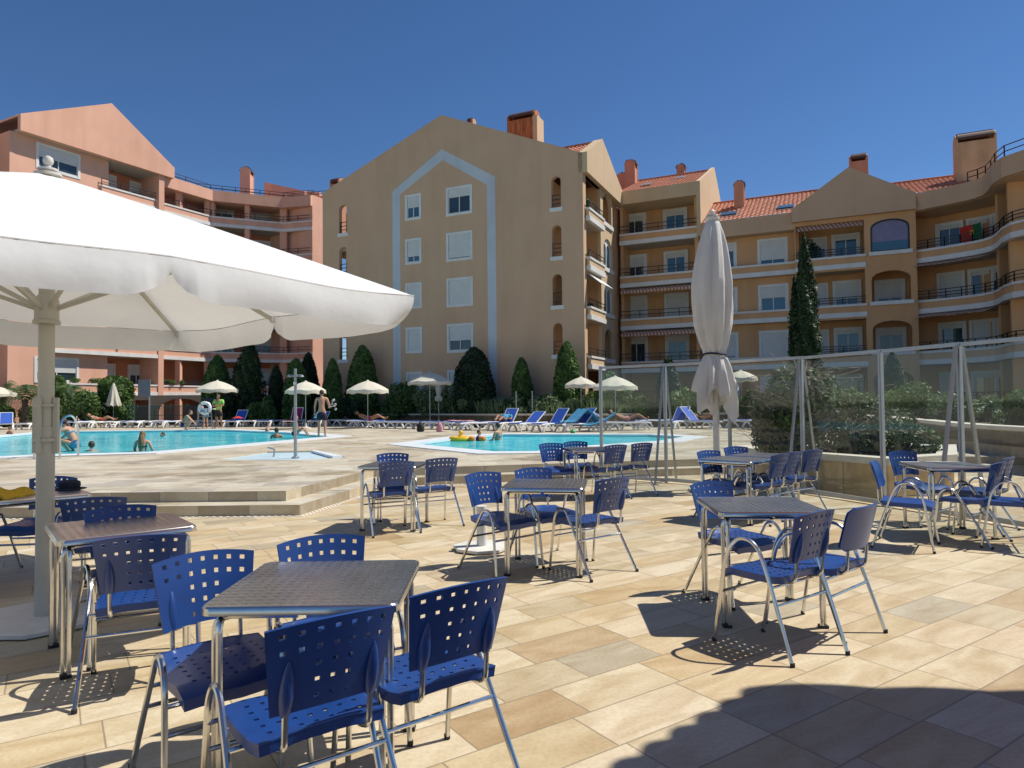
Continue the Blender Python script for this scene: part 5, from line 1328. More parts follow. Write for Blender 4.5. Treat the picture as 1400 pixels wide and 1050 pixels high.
palm(95, 585, 43, 0, 'small palm in front of the white ground-floor shutters', 16, 1.3, 2.3)
# ------------------------------------------------------------------ small beach parasols
def beach_parasol(px, ytop, ybase, wpx, lab, tilt=0, Y=None):
    s = None
    if Y is None: Y = G(px, ybase, DZ).y
    b = AT(px, ybase, Y); t = AT(px, ytop, Y); H_ = t.z - DZ; R_ = wpx * Y / F / 2
    root = empty('beach_parasol', (b.x, b.y, DZ), random.uniform(0, 1), lab, 'parasol', 'open cream beach parasols')
    def f(i, j):
        th = 2 * math.pi * i / 32; r = R_ * j / 6; sg = abs(math.sin(4 * th))
        return (r * math.cos(th), r * math.sin(th), H_ - .03 - .42 * R_ * (j / 6) ** 1.5 - .05 * sg * j / 6)
    m = MB(); m.grid(f, 32, 6); c = m.build('canopy', M['beachcanvas'], root, smooth=True, angle=70, norm=False)
    m = MB(); m.grid(lambda i, j: (f(i, 6)[0] * (1 + .01 * j), f(i, 6)[1] * (1 + .01 * j), f(i, 6)[2] - (.16 + .03 * math.sin(8 * math.pi * i / 16)) * j), 32, 1); m.build('valance', M['beachcanvas'], c, norm=False)
    m = MB(); m.lathe([(.12, -.01), (.05, .04), (.02, .07)], (0, 0, H_ - .04), 10); m.build('vent_cap', M['beachcanvas'], c)
    m = MB(); m.tube([(0, 0, 0), (0, 0, H_)], .022, 8); m.build('pole', M['alu'], root)
    m = MB(); m.lathe([(.26, 0), (.26, .05), (.06, .10), (.05, .3)], (0, 0, 0), 14); m.build('base', M['basewhite'], root)
    return root
for a in ((297, 520, 583, 54, 'open cream parasol over the lifeguard', 42 * 0 + None if False else None), (418, 521, 582, 54, 'open cream parasol behind the shower pole', None), (503, 520, 581, 56, 'open cream parasol over the reclining sunbather', None), (588, 508, 578, 60, 'highest open cream parasol with a flat top, left of the dark dome conifer', None), (795, 515, 578, 44, 'flat open cream parasol in front of the tall clipped conifer', None), (842, 514, 580, 60, 'open cream parasol just right of the thin fence post', None), (-4, 528, 585, 44, 'cream parasol half cut off at the left edge', None), (1014, 506, 580, 44, 'open cream parasol seen through the glass right of the tall closed one', None)):
    beach_parasol(a[0], a[1], a[2] + (4 if 400 < a[0] < 900 else 0), a[3], a[4])
def folded(px, ytop, ybot, ybase, wpx, lab, tier=False):
    Y = G(px, ybase, DZ).y; s = Y / F; b = AT(px, ybase, Y); z1 = AT(px, ytop, Y).z - DZ; z0 = AT(px, ybot, Y).z - DZ; R_ = wpx * s / 2
    root = empty('beach_parasol', (b.x, b.y, DZ), 0, lab, 'parasol', 'folded cream beach parasols')
    def f(i, j):
        th = 2 * math.pi * i / 40; q = j / 10; r = R_ * (.12 + .88 * q ** .8) if not tier else R_ * (.25 + .5 * math.sin(math.pi * min(1, q * 1.3)) * .8 + (.5 if q > .75 else 0))
        r *= 1 + .22 * math.sin(8 * th) * q
        return (r * math.cos(th), r * math.sin(th), z1 + (z0 - z1) * q + .05 * math.sin(8 * th) * (q == 1))
    m = MB(); m.grid(f, 40, 10); m.build('canopy', M['beachcanvas'], root, smooth=True, angle=70, norm=False)
    m = MB(); m.tube([(0, 0, 0), (0, 0, z1 + .05)], .022, 8); m.build('pole', M['alu'], root)
    m = MB(); m.lathe([(.26, 0), (.26, .05), (.06, .10), (.05, .3)], (0, 0, 0), 14); m.build('base', M['basewhite'], root)
folded(155, 524, 555, 582, 18, 'folded cream parasol in front of the boxy conifer on the left')
folded(729, 504, 543, 578, 22, 'folded white parasol between the small conifer and the tall one')
folded(600, 522, 548, 580, 12, 'small narrow folded parasol below the highest open one', True)
folded(1073, 500, 543, 580, 13, 'folded parasol seen through the glass above the planter bush', True)
# ------------------------------------------------------------------ loungers
def make_lounger(raise_, slm):
    root = empty('sun_lounger'); root['category'] = 'sun lounger'
    # length along +Y is head end; frame
    m = MB()
    for s in (-1, 1):
        m.tube(smooth_path([(s*.31, -.95, .30), (s*.31, -.5, .33), (s*.31, 0, .31), (s*.31, .5, .33), (s*.31, .92, .33)], 3), .040, 6)
    for y in (-.93, -.3, .25, .90): m.tube([(-.31, y, .31), (.31, y, .31)], .02, 6)
    m.build('frame', M['lounger'], root, smooth=True)
    for y in (-.62, .55):
        for s in (-1, 1):
            m = MB(); m.tube(smooth_path([(s*.32, y - .26, .02), (s*.32, y - .20, .14), (s*.32, y - .05, .28), (s*.32, y + .08, .28), (s*.32, y + .2, .14), (s*.32, y + .26, .02)], 3), .042, 6); m.build('leg', M['lounger'], root, smooth=True)
    m = MB(); m.box((-.28, -.93, .335), (.28, .18 if raise_ else .92, .36)); m.build('sling', slm, root)
    if raise_:
        a = R(raise_); c, s_ = math.cos(a), math.sin(a)
        m = MB(); m.obox((0, .2 + .37 * c, .35 + .37 * s_), (.27, 0, 0), (0, .37 * c, .37 * s_), (0, -s_ * .012, c * .012)); bk_ = m.build('backrest', slm, root)
        m = MB()
        for s in (-1, 1): m.tube([(s*.29, .2, .34), (s*.29, .2 + .78 * c, .34 + .78 * s_)], .022, 6)
        m.tube([(-.29, .2 + .78 * c, .34 + .78 * s_), (.29, .2 + .78 * c, .34 + .78 * s_)], .03, 6); m.build('back_frame', M['lounger'], bk_, smooth=True)
        m = MB(); m.tube([(0, .2 + .5 * c, .34 + .5 * s_), (0, .75, .33)], .015, 6); m.build('prop', M['lounger'], root)
    return root
lp = {}
def lounger(px, py, ang, kind, lab):
    if kind not in lp: o = lp[kind] = make_lounger({'flat': 0, 'white': 0, 'up': 48, 'mag': 62, 'mid': 35}[kind], {'mag': M['magenta'], 'white': M['whitepl']}.get(kind, M['sling']))
    else: o = copy_tree(lp[kind])
    p = G(px, py, DZ); o.location = (p.x, p.y, DZ); o.rotation_euler = (0, 0, R(ang - 90)); o['label'] = lab; o['group'] = 'white sun loungers round the pools'
    return o
LG = [(8, 587, 125, 'up', 'lounger with raised blue back and pink towel at the left edge'), (44, 587, 95, 'white', 'white lounger just left of the big parasol pole'), (88, 584, 85, 'white', 'white flat lounger just right of the pole ladder'), (109, 584, 88, 'flat', 'blue lounger second to the right of the big parasol pole'), (132, 585, 85, 'white', 'white lounger carrying the sunbather with raised legs'), (163, 584.5, 86, 'white', 'white lounger under the folded left parasol'), (178, 584, 88, 'flat', 'blue lounger right of the folded left parasol'), (194, 584.5, 86, 'white', 'white lounger in front of the grey board'), (210, 584, 88, 'white', 'white lounger beside the grey board post'), (228, 584, 86, 'flat', 'blue lounger at the right end of the left row'),
      (272, 583, 80, 'white', 'white lounger behind the crouching boy'), (309, 583, 84, 'white', 'white lounger at the right of the lifeguard'), (325, 583.5, 88, 'up', 'lounger with raised blue back and a red towel'), (350, 583, 84, 'white', 'plain white lounger in the middle of the far edge'), (371, 583, 84, 'flat', 'blue flat lounger right of the plain white one'), (403, 583, 88, 'mag', 'lounger with a raised magenta back behind the shower pole'), (437, 583, 86, 'mid', 'lounger partly hidden behind the standing boy'),
      (477, 582.5, 160, 'flat', 'first blue lounger of the long row, beneath the open parasol'), (500, 584, 170, 'flat', 'lounger carrying the reclining sunbather under the parasol'), (527, 585.5, 150, 'flat', 'lounger with a blue sling beside the black bag'), (552, 586, 150, 'flat', 'lounger left of the pink bag in the long row'), (577, 586.5, 145, 'flat', 'lounger right behind the black bag'), (603, 587, 145, 'flat', 'lounger with blue sling left of the pink bag'), (628, 587, 145, 'white', 'white lounger behind the pink bag'), (652, 588, 30, 'flat', 'lounger left of the sunbather with the blue bag'), (690, 588, 60, 'up', 'lounger with raised back carrying the reading sunbather'), (722, 589, 50, 'mid', 'lounger with raised blue back right of the mother in the pool'), (755, 590, 45, 'up', 'lounger with steep blue back behind the small pool'), (790, 590, 30, 'up', 'lounger draped with a long turquoise towel'), (838, 588, 170, 'mid', 'lounger with a sunbather lying to the right of the turquoise towel'), (857, 588, 185, 'flat', 'lounger just right of the turquoise towel by the wall'),
      (899, 584, 10, 'flat', 'lounger seen through the glass left of the fence strut'), (925, 586, 50, 'up', 'lounger with raised back seen through the glass at the fence strut'), (955, 586, 130, 'up', 'lounger with raised back seen through the glass left of the closed parasol pole'), (1020, 585, 160, 'flat', 'flat blue lounger seen through the glass right of the closed parasol'), (1044, 587, 120, 'white', 'white lounger end seen through the glass beside the planter bush')]
for a in LG: lounger(*a)
# white lounger on the right deck
# towels
def drape(px, py, ang, w_, L_, z, mt, lab, zf=None, dz=.0):
    p = G(px, py, DZ); return cloth('beach_towel', mt, (p.x, p.y, DZ + z), w_, L_, zf or (lambda u, v: .02 * math.sin(14 * u) * math.cos(9 * v)), lab, 'towel', R(ang - 90))
drape(8, 586, 125, .6, 1.0, .40, M['pinktowel'], 'pink towel spread on the lounger at the left edge')
drape(325, 585, 88, .5, .35, .52, M['redtowel'], 'red towel bundled on the blue raised lounger', lambda u, v: .10 * math.cos(3 * u) * math.cos(3 * v))
drape(792, 590, 30, .75, 1.6, .42, M['bluetowel'], 'long turquoise towel draped over the lounger behind the small pool', lambda u, v: .50 * max(0, 1 - abs(v - .12) * 2.6) - .28 * max(0, v - .36) * 4 + .02 * math.sin(14 * u))
drape(820, 590, 0, .7, 1.3, .34, M['bluetowel'], 'turquoise towel trailing from the lounger on the right', lambda u, v: .5 * max(0, .5 + v) ** 2 - .1 + .02 * math.sin(14 * u))
drape(437, 584, 86, .5, .7, .50, M['bluetowel'], 'turquoise towel on the lounger behind the standing boy', lambda u, v: .45 * max(0, v + .2))
drape(628, 587, 145, .5, 1.4, .40, M['pinktowel'], 'pink towel spread on a white lounger in the long row')
def bag(px, py, w_, h_, mt, lab):
    p = G(px, py, DZ); s = p.y / F; root = empty('beach_bag', (p.x, p.y, DZ), 0, lab, 'bag')
    m = MB(); m.lathe([(w_*s*.35, 0), (w_*s*.52, .04), (w_*s*.5, h_*s*.5), (w_*s*.34, h_*s*.85), (w_*s*.1, h_*s)], (0, 0, 0), 14, 1, .7); m.build('bag_body', mt, root, smooth=True)
    m = MB(); m.tube(smooth_path([(-w_*s*.25, 0, h_*s*.8), (0, 0, h_*s*1.15), (w_*s*.25, 0, h_*s*.8)], 4), .012, 6); m.build('strap', mt, root)
bag(575, 590.5, 10, 13, M['black'], 'black rucksack standing on the deck by the long row of loungers')
bag(601, 590.5, 9, 13, M['pinktowel'], 'pink bag standing beside the long row of loungers')
bag(655, 585, 14, 10, M['navy'], 'navy bag lying next to the reading sunbather')
bag(783, 592.5, 7, 5, M['greenpl'], 'small green and orange beach toy bag below the turquoise towel')
# ------------------------------------------------------------------ shower, signs, lifebuoy, ladder, fence panel
sp_ = G(404, 625, DZ); sh = empty('shower_pole', (sp_.x, sp_.y, DZ - .03), 0, 'slim steel shower pole standing in the pale blue foot basin', 'shower')
H_ = AT(404, 502, sp_.y).z - DZ
m = MB(); m.tube([(0, 0, 0), (0, 0, H_)], [.038, .03], 10); m.build('pole', M['alu'], sh, smooth=True)
m = MB(); m.tube([(-.13, 0, H_ - .16), (.13, 0, H_ - .16)], .022, 8); m.lathe([(.07, 0), (.06, .03), (.02, .05)], (-.13, 0, H_ - .19), 10); m.lathe([(.07, 0), (.06, .03), (.02, .05)], (.13, 0, H_ - .19), 10); m.build('shower_head', M['alu'], sh, smooth=True)
m = MB(); m.lathe([(.09, .0), (.09, .03), (.04, .05)], (0, 0, 0), 12); m.build('foot_flange', M['alu'], sh)
m = MB(); m.lathe([(.045, 0), (.045, .06)], (0, 0, H_ * .82), 10); m.build('push_button', M['steel'], sh)
p = G(374, 623, DZ); m = MB(); m.tube(smooth_path([(0, 0, 0), (.02, 0, .16), (-.06, 0, .2), (-.14, 0, .22)], 4), .02, 6); o = m.build('foot_tap', M['alu'], None, smooth=True); o.location = (p.x, p.y, DZ - .03); tag(o, 'small bent metal tap rising from the foot basin', 'tap')
p = G(197, 582, DZ); sg = empty('notice_board', (p.x, p.y, DZ), 0, 'dark grey blank board on a post in front of the arcade', 'sign'); s = p.y / F
m = MB(); m.box((-.38, -.03, 40 * s), (.38, .03, 63 * s)); m.build('board', M['greyboard'], sg); m = MB(); m.tube([(.3, .05, 0), (.3, .05, 60 * s)], .05, 8); m.build('post', M['alu'], sg)
# wire fence in front of the arcade
a, b = G(165, 576, DZ + .1), G(278, 576, DZ + .1); a = AT(165, 560, 43.5); b = AT(278, 560, 44.5)
wf = empty('wire_fence', (a.x, a.y, DZ), 0, 'green wire mesh fence in front of the arcade on the left', 'fence')
m = MB(); d = b - a; n = 70
for k in range(n + 1):
    q = a + d * (k / n); m.box((q.x - .012, q.y - .012, DZ), (q.x + .012, q.y + .012, DZ + 1.25))
for z in (.1, .6, 1.2): m.bar((a.x, a.y, DZ + z), (b.x, b.y, DZ + z), .03, .03)
m.build('mesh_panel', M['greenfence'], wf)
for k in range(6):
    q = a + d * (k / 5); m = MB(); m.tube([(q.x, q.y, DZ), (q.x, q.y, DZ + 1.35)], .03, 6); m.build('post', M['greenfence'], wf)
rootfix(wf)
# dark railing behind the shrubs seen through the glass
a = AT(842, 560, 36.5); b = AT(905, 560, 37.5); rf_ = empty('metal_railing', (a.x, a.y, DZ), 0, 'dark upright bar railing among the shrubs behind the first glass panel', 'fence')
m = MB(); d = b - a
for k in range(26):
    q = a + d * (k / 25); m.box((q.x - .012, q.y - .012, DZ), (q.x + .012, q.y + .012, DZ + 1.7))
m.build('bars', M['rail'], rf_)
m = MB(); m.bar((a.x, a.y, DZ + 1.72), (b.x, b.y, DZ + 1.72), .05, .05); m.bar((a.x, a.y, DZ + .3), (b.x, b.y, DZ + .3), .04, .04); m.build('rail', M['rail'], rf_); rootfix(rf_)
for i, px in enumerate((706, 716)):
    q = AT(px + i * 12, 570, 35.6); m = MB(); m.tube([(0, 0, 0), (0, 0, 1.35)], .03, 6); m.lathe([(.045, 0), (.045, .05)], (0, 0, 1.33), 8); o = m.build('wire_post', M['alu'], None); o.location = (q.x, q.y, DZ + .4); tag(o, ['thin post in the flower bed just left of the closed white parasol', 'thin post in the flower bed just under the closed white parasol'][i], 'post', 'thin posts in the flower bed')
# lifeguard stand with lifebuoy
p = G(284, 586, DZ); s = p.y / F; lg = empty('lifeguard_chair', (p.x, p.y, DZ), 0, 'low metal lifeguard seat at the far pool edge below the lifebuoy', 'lifeguard chair')
for sx in (-1, 1):
    for sy in (-1, 1):
        m = MB(); m.tube([(sx * .42, sy * .4, 0), (sx * .3, sy * .28, 1.0)], .03, 6); m.build('leg', M['alu'], lg)
m = MB(); m.box((-.34, -.32, 1.0), (.34, .32, 1.05)); m.build('seat', M['whitepl'], lg); m = MB(); m.box((-.34, .28, 1.05), (.34, .32, 1.6)); m.build('backrest', M['navy'], lg)
for z in (.3, .65):
    m = MB(); m.tube([(-.38, -.36, z), (.38, -.36, z)], .022, 6); m.build('rung', M['alu'], lg)
q = AT(280, 558, p.y - .6); m = MB(); R0_, r0_ = .27, .085
m.grid(lambda i, j: ((R0_ + r0_ * math.cos(2*math.pi*j/10)) * math.cos(2*math.pi*i/28), r0_ * math.sin(2*math.pi*j/10), (R0_ + r0_ * math.cos(2*math.pi*j/10)) * math.sin(2*math.pi*i/28)), 28, 10)
o = m.build('lifebuoy', M['whitepl'], None, smooth=True, angle=80); o.location = q; tag(o, 'white lifebuoy ring hanging beside the lifeguard', 'lifebuoy')
for k in range(4):
    a = R(45 + 90 * k); m = MB(); m.grid(lambda i, j: ((R0_ + (r0_ + .008) * math.cos(2*math.pi*j/10)) * math.cos(a + (i - 1.5) * .09), (r0_ + .008) * math.sin(2*math.pi*j/10), (R0_ + (r0_ + .008) * math.cos(2*math.pi*j/10)) * math.sin(a + (i - 1.5) * .09)), 3, 10); m.build('rope_band', M['alu'], o, smooth=True)
# pool ladder
a = G(47, 627, DZ); b = G(79, 627, DZ); ld = empty('pool_ladder', ((a.x + b.x) / 2, a.y, DZ), 0, 'steel pool ladder on the near edge of the large pool beside the parasol pole', 'ladder')
s = a.y / F; hw = (b.x - a.x) / 2
for sx in (-1, 1):
    m = MB(); m.tube(smooth_path([(sx * hw, 0, 0), (sx * hw, 0, .7), (sx * hw, .12, .92), (sx * hw, .4, .98), (sx * hw, .62, .75), (sx * hw, .66, .3), (sx * hw, .66, -.6)], 5), .025, 8); m.build('handrail', M['steel'], ld, smooth=True)
for z in (-.12, -.38):
    m = MB(); m.box((-hw, .6, z), (hw, .72, z + .03)); m.build('rung', M['steel'], ld)
# off-camera cafe roof whose tiled eave throws the shade at the lower right
def sky_pt(px, py, h): g_ = G(px, py, 0); return (g_.x - SH.x * h, g_.y - SH.y * h)
HR = 4.3
k1 = Vector(sky_pt(1052, 936, HR)); k2 = Vector(sky_pt(1400, 946, HR)); k3 = Vector(sky_pt(860, 1048, HR))
e1 = (k2 - k1).normalized(); e2 = (k3 - k1).normalized(); 
cf = empty('cafe_roof', (k1.x + 4, k1.y - 5, 0), 0, 'tiled cafe roof beside the camera, out of frame, shading the lower right', 'building')
o1 = k1 + e1 * 9; o2 = k1 + e2 * 9; o3 = o1 + e2 * 9
m = MB()
def edgew(a, b, nrm, per, amp):
    L_ = (b - a).length; n = int(L_ / per) * 6; out = []
    for k in range(n + 1): out.append(tuple(a.lerp(b, k / n) + nrm * amp * abs(math.sin(math.pi * k / 6))))
    return out
n1_ = Vector((-e1.y, e1.x)); n1_ = n1_ if n1_.dot(e2) < 0 else -n1_; n2_ = Vector((-e2.y, e2.x)); n2_ = n2_ if n2_.dot(e1) < 0 else -n2_
poly = edgew(k1, o1, n1_, .5, .03) + [tuple(o3)] + list(reversed(edgew(k1, o2, n2_, .20, .045)))[:-1]
m.prism(poly, HR, HR + .08); m.build('roof', M['roof'], cf)
for q in (k1 + e1 * 3.0 + e2 * .8, k1 + e1 * 6 + e2 * 1.0, o3 - e1 * .5 - e2 * .5, k1 + e1 * 8 + e2 * .6):
    if q.y < 1.5 or q.x / max(q.y, .1) > .95:
        m = MB(); m.box((q.x - .15, q.y - .15, 0), (q.x + .15, q.y + .15, HR)); m.build('pillar', M['beige'], cf)
rootfix(cf)
# ------------------------------------------------------------------ people
def limb_mesh(verts, edges, radii):
    me = bpy.data.meshes.new('t'); me.from_pydata(verts, edges, []); ob = bpy.data.objects.new('t', me); COL.objects.link(ob)
    md = ob.modifiers.new('s', 'SKIN'); md.use_smooth_shade = True
    for i, r in enumerate(radii): me.skin_vertices[0].data[i].radius = (r, r)
    me.skin_vertices[0].data[0].use_root = True
    sb = ob.modifiers.new('u', 'SUBSURF'); sb.levels = 1; sb.render_levels = 1
    dg = bpy.context.evaluated_depsgraph_get(); dg.update()
    ev = ob.evaluated_get(dg); m2 = bpy.data.meshes.new_from_object(ev)
    bpy.data.objects.remove(ob); return m2
POSE = {
 'stand': dict(pel=(0,0,.90), che=(0,.02,1.25), nk=(0,0,1.46), hd=(0,.02,1.60), sh=.18, hip=.09,
   el=((-.24,.02,1.15),(.26,.05,1.13)), wr=((-.25,.05,.90),(.28,.28,1.12)), kn=((-.10,.02,.48),(.11,.03,.48)), an=((-.11,-.03,.07),(.12,-.02,.07)), toe=((-.12,.14,.03),(.14,.14,.03))),
 'sit': dict(pel=(0,0,.10), che=(0,.0,.44), nk=(0,.02,.65), hd=(0,.05,.80), sh=.17, hip=.10,
   el=((-.26,.05,.36),(.26,.05,.36)), wr=((-.22,.25,.30),(.22,.25,.30)), kn=((-.12,.38,.38),(.12,.38,.38)), an=((-.12,.58,.02),(.12,.58,.02)), toe=((-.13,.74,.0),(.13,.74,.0))),
 'crouch': dict(pel=(0,0,.28), che=(0,.16,.56), nk=(0,.28,.74), hd=(0,.36,.88), sh=.16, hip=.10,
   el=((-.22,.36,.55),(.22,.36,.55)), wr=((-.14,.52,.38),(.14,.52,.38)), kn=((-.14,.40,.40),(.14,.40,.40)), an=((-.12,.12,.07),(.12,.12,.07)), toe=((-.13,.28,.03),(.13,.28,.03))),
 'bend': dict(pel=(0,0,.88), che=(0,.26,1.12), nk=(0,.42,1.22), hd=(0,.54,1.22), sh=.18, hip=.09,
   el=((-.22,.42,.92),(.22,.42,.92)), wr=((-.16,.44,.66),(.16,.44,.66)), kn=((-.10,.02,.46),(.10,.02,.46)), an=((-.11,-.03,.07),(.11,-.03,.07)), toe=((-.12,.14,.03),(.12,.14,.03))),
 'lie': dict(pel=(0,0,.10), che=(0,-.34,.18), nk=(0,-.56,.30), hd=(0,-.70,.38), sh=.18, hip=.09,
   el=((-.28,-.22,.12),(.28,-.22,.12)), wr=((-.24,.02,.16),(.24,.02,.16)), kn=((-.10,.42,.22),(.11,.42,.30)), an=((-.10,.84,.08),(.11,.80,.06)), toe=((-.10,.90,.20),(.12,.86,.18))),
 'wade': dict(pel=(0,0,-.10), che=(0,.02,.26), nk=(0,0,.47), hd=(0,.03,.62), sh=.18, hip=.09,
   el=((-.26,.06,.16),(.26,.06,.16)), wr=((-.20,.28,.10),(.20,.28,.10)), kn=((-.10,.05,-.5),(.10,.05,-.5)), an=((-.10,0,-.9),(.10,0,-.9)), toe=((-.10,.15,-.95),(.10,.15,-.95))),
 'cross': dict(pel=(0,0,.92), che=(0,.02,1.27), nk=(0,0,1.48), hd=(0,.04,1.63), sh=.20, hip=.10,
   el=((-.29,.08,1.16),(.29,.08,1.16)), wr=((.08,.25,1.18),(-.08,.27,1.12)), kn=((-.13,.02,.48),(.12,.03,.48)), an=((-.16,-.03,.07),(.14,-.02,.07)), toe=((-.20,.14,.03),(.19,.14,.03))),
}
def person(loc, rz, pose, lab, scale=1.0, skin='skin', hair='hair', shorts=None, shirt=None, top=None, long=False, group=None):
    P_ = POSE[pose]; root = empty('person', loc, rz, lab, 'person', group); root.scale = (scale,) * 3
    V = lambda t: Vector(t)
    pel, che, nk, hd = map(V, (P_['pel'], P_['che'], P_['nk'], P_['hd']))
    up = (nk - pel).normalized(); mid = pel.lerp(che, .5)
    fwd = Vector((0, 1, 0)); 
    vs = [pel, mid, che, nk.lerp(che, .35), nk, hd.lerp(nk, .75)]; rd = [.125, .108, .128, .10, .052, .050]; ed = [(0, 1), (1, 2), (2, 3), (3, 4), (4, 5)]
    hands = []
    for k, s in ((0, -1), (1, 1)):
        shp = nk.lerp(che, .25) + Vector((s * P_['sh'], 0, 0)); e_, w_ = V(P_['el'][k]), V(P_['wr'][k])
        b = len(vs); vs += [shp, e_, w_]; rd += [.056, .040, .027]; ed += [(3, b), (b, b+1), (b+1, b+2)]; hands.append((e_, w_, s))
        hp_ = pel + Vector((s * P_['hip'], 0, -.03)); kn, an, toe = V(P_['kn'][k]), V(P_['an'][k]), V(P_['toe'][k])
        b = len(vs); vs += [hp_, kn, an, toe]; rd += [.085, .055, .036, .028]; ed += [(0, b), (b, b+1), (b+1, b+2), (b+2, b+3)]
    me = limb_mesh([tuple(v) for v in vs], ed, rd)
    m = MB(); m.v = [tuple(v.co) for v in me.vertices]; m.f = [tuple(p.vertices) for p in me.polygons]; m.m = [0] * len(m.f); bpy.data.meshes.remove(me)
    # head with nose, chin, ears, eye sockets
    q = up.rotation_difference(Vector((0, 0, 1))).to_matrix() if False else Matrix.Identity(3)
    if pose == 'lie': q = Matrix.Rotation(R(50), 3, 'X')
    if pose == 'bend': q = Matrix.Rotation(R(-55), 3, 'X')
    m.ell(hd, (.076, .093, .112), 14, 10, q); m.ell(hd + q @ Vector((0, .092, -.012)), (.013, .020, .024), 6, 5, q); m.ell(hd + q @ Vector((0, .060, -.075)), (.042, .034, .032), 8, 5, q)
    for s in (-1, 1): m.ell(hd + q @ Vector((s * .078, 0, -.01)), (.012, .022, .032), 6, 5, q)
    # hands: palm, four fingers, thumb
    for e_, w_, s in hands:
        d = (w_ - e_).normalized(); side = d.cross(Vector((0, 0, 1))); side = side.normalized() if side.length > .1 else Vector((1, 0, 0)); nrm = side.cross(d)
        pc = w_ + d * .05; m.obox(pc, d * .045, side * .036, nrm * .012)
        for k in range(4):
            r0 = w_ + d * .09 + side * (-.027 + .018 * k); L_ = (.065, .078, .074, .055)[k]
            m.tube([r0, r0 + d * L_ * .5 - nrm * .008, r0 + d * L_ * .85 - nrm * .028], [.0085, .008, .006], 5)
        r0 = w_ + d * .035 + side * .034; m.tube([r0, r0 + d * .03 + side * .028, r0 + d * .058 + side * .036], [.011, .010, .008], 5)
    m.build('body', M[skin], root, smooth=True, angle=80)
    # hair
    m = MB(); m.ell(hd + q @ Vector((0, -.016, .022)), (.085, .096, .106), 14, 8, q)
    if long: m.tube([hd + q @ Vector((0, -.07, .02)), hd + q @ Vector((0, -.10, -.12)), hd + q @ Vector((0, -.115, -.30)), hd + q @ Vector((0, -.11, -.42))], [.07, .088, .080, .03], 10)
    hr = m.build('hair', M[hair], root, smooth=True, angle=80)
    # face details: eyes and mouth (front)
    m = MB()
    for s in (-1, 1): m.ell(hd + q @ Vector((s * .030, .084, .006)), (.011, .008, .007), 6, 5, q)
    m.build('eyes', M['black'], root, smooth=True)
    m = MB(); m.ell(hd + q @ Vector((0, .088, -.052)), (.022, .007, .006), 8, 5, q); m.build('mouth', M['pinktowel'], root, smooth=True)
    if shorts:
        kn0, kn1 = V(P_['kn'][0]), V(P_['kn'][1]); h0, h1 = pel + Vector((-P_['hip'], 0, -.03)), pel + Vector((P_['hip'], 0, -.03)); fl = .72 if shorts[1] else .28
        me = limb_mesh([tuple(pel + up * .08), tuple(pel), tuple(h0), tuple(h0.lerp(kn0, fl)), tuple(h1), tuple(h1.lerp(kn1, fl))], [(0, 1), (1, 2), (2, 3), (1, 4), (4, 5)], [.150, .165, .118, .108, .118, .108])
        m = MB(); m.v = [tuple(v.co) for v in me.vertices]; m.f = [tuple(p.vertices) for p in me.polygons]; m.m = [0] * len(m.f); m.build('shorts', M[shorts[0]], root, smooth=True, angle=80)
    if shirt or top:
        a = (pel - up * .03) if shirt else che - up * .03; c = nk - up * .03 if shirt else che + up * .05
        vv = [tuple(a), tuple(a.lerp(c, .5)), tuple(nk.lerp(che, .35)) if shirt else tuple(c)]; rr_ = [.165, .150, .145] if shirt else [.145, .15, .14]; ee = [(0, 1), (1, 2)]
        if shirt:
            for k, s in ((0, -1), (1, 1)):
                shp = nk.lerp(che, .25) + Vector((s * P_['sh'], 0, 0)); b = len(vv); vv += [tuple(shp), tuple(shp.lerp(V(P_['el'][k]), .7))]; rr_ += [.085, .075]; ee += [(2, b), (b, b+1)]
        me = limb_mesh(vv, ee, rr_); m = MB(); m.v = [tuple(v.co) for v in me.vertices]; m.f = [tuple(p.vertices) for p in me.polygons]; m.m = [0] * len(m.f)
        m.build('shirt' if shirt else 'bikini_top', M[shirt or top], root, smooth=True, angle=80)
    return root
M['purple'] = mat('purple_cloth', (.10, .02, .12), .9); M['jeans'] = mat('faded_blue_cloth', (.10, .24, .36), .9)
def gp(px, py, z=DZ): p = G(px, py, z); return (p.x, p.y, z)
WZ = DZ - .06
person(gp(440, 598), R(8), 'stand', 'boy in long navy swim shorts standing with his back to the camera, holding a toy', 1.0, 'skin', 'hair', shorts=('navy', 1))
p = gp(440, 598); m = MB()
for k in range(9):
    a = Vector((random.gauss(0, .07), random.gauss(0, .05), random.gauss(0, .08))); m.ell(a, (.05, .04, .05), 6, 5)
o = m.build('toy', M['alu'], None, smooth=True); o.location = (p[0] + .30, p[1] + .42, DZ + 1.18); tag(o, 'silvery toy held out by the standing boy', 'toy')
person(gp(299, 586), R(175), 'cross', 'lifeguard in a lime green shirt and black shorts with crossed arms under the parasol', 1.02, 'skin2', 'hair', shorts=('black', 1), shirt='greenshirt')
person(gp(281, 585.5), R(60), 'bend', 'bending man in faded blue shorts beside the lifeguard', .92, 'skin', 'blond', shorts=('jeans', 1), shirt='bluetowel')
person(gp(249, 588.5), R(-70), 'crouch', 'boy in purple shorts crouching at the far pool edge', 1.0, 'skin', 'hair', shorts=('purple', 0))
p = gp(93, 618, WZ); person((p[0], p[1] + .35, DZ - .12), R(95), 'crouch', 'girl in a blue and white bikini climbing out at the pool ladder', 1.0, 'skin', 'hair', shorts=('jeans', 0), top='jeans')
p = gp(192, 617, WZ); person((p[0], p[1] + .1, WZ - .12), R(5), 'wade', 'woman with long light brown hair standing in the pool, back to the camera', .92, 'skin', 'blond', long=True, top='black')
p = gp(122, 617, WZ); person((p[0], p[1] + .1, WZ - .42), R(25), 'wade', 'dark-haired swimmer with only head and shoulders above water near the ladder', .95, 'skin2', 'hair')
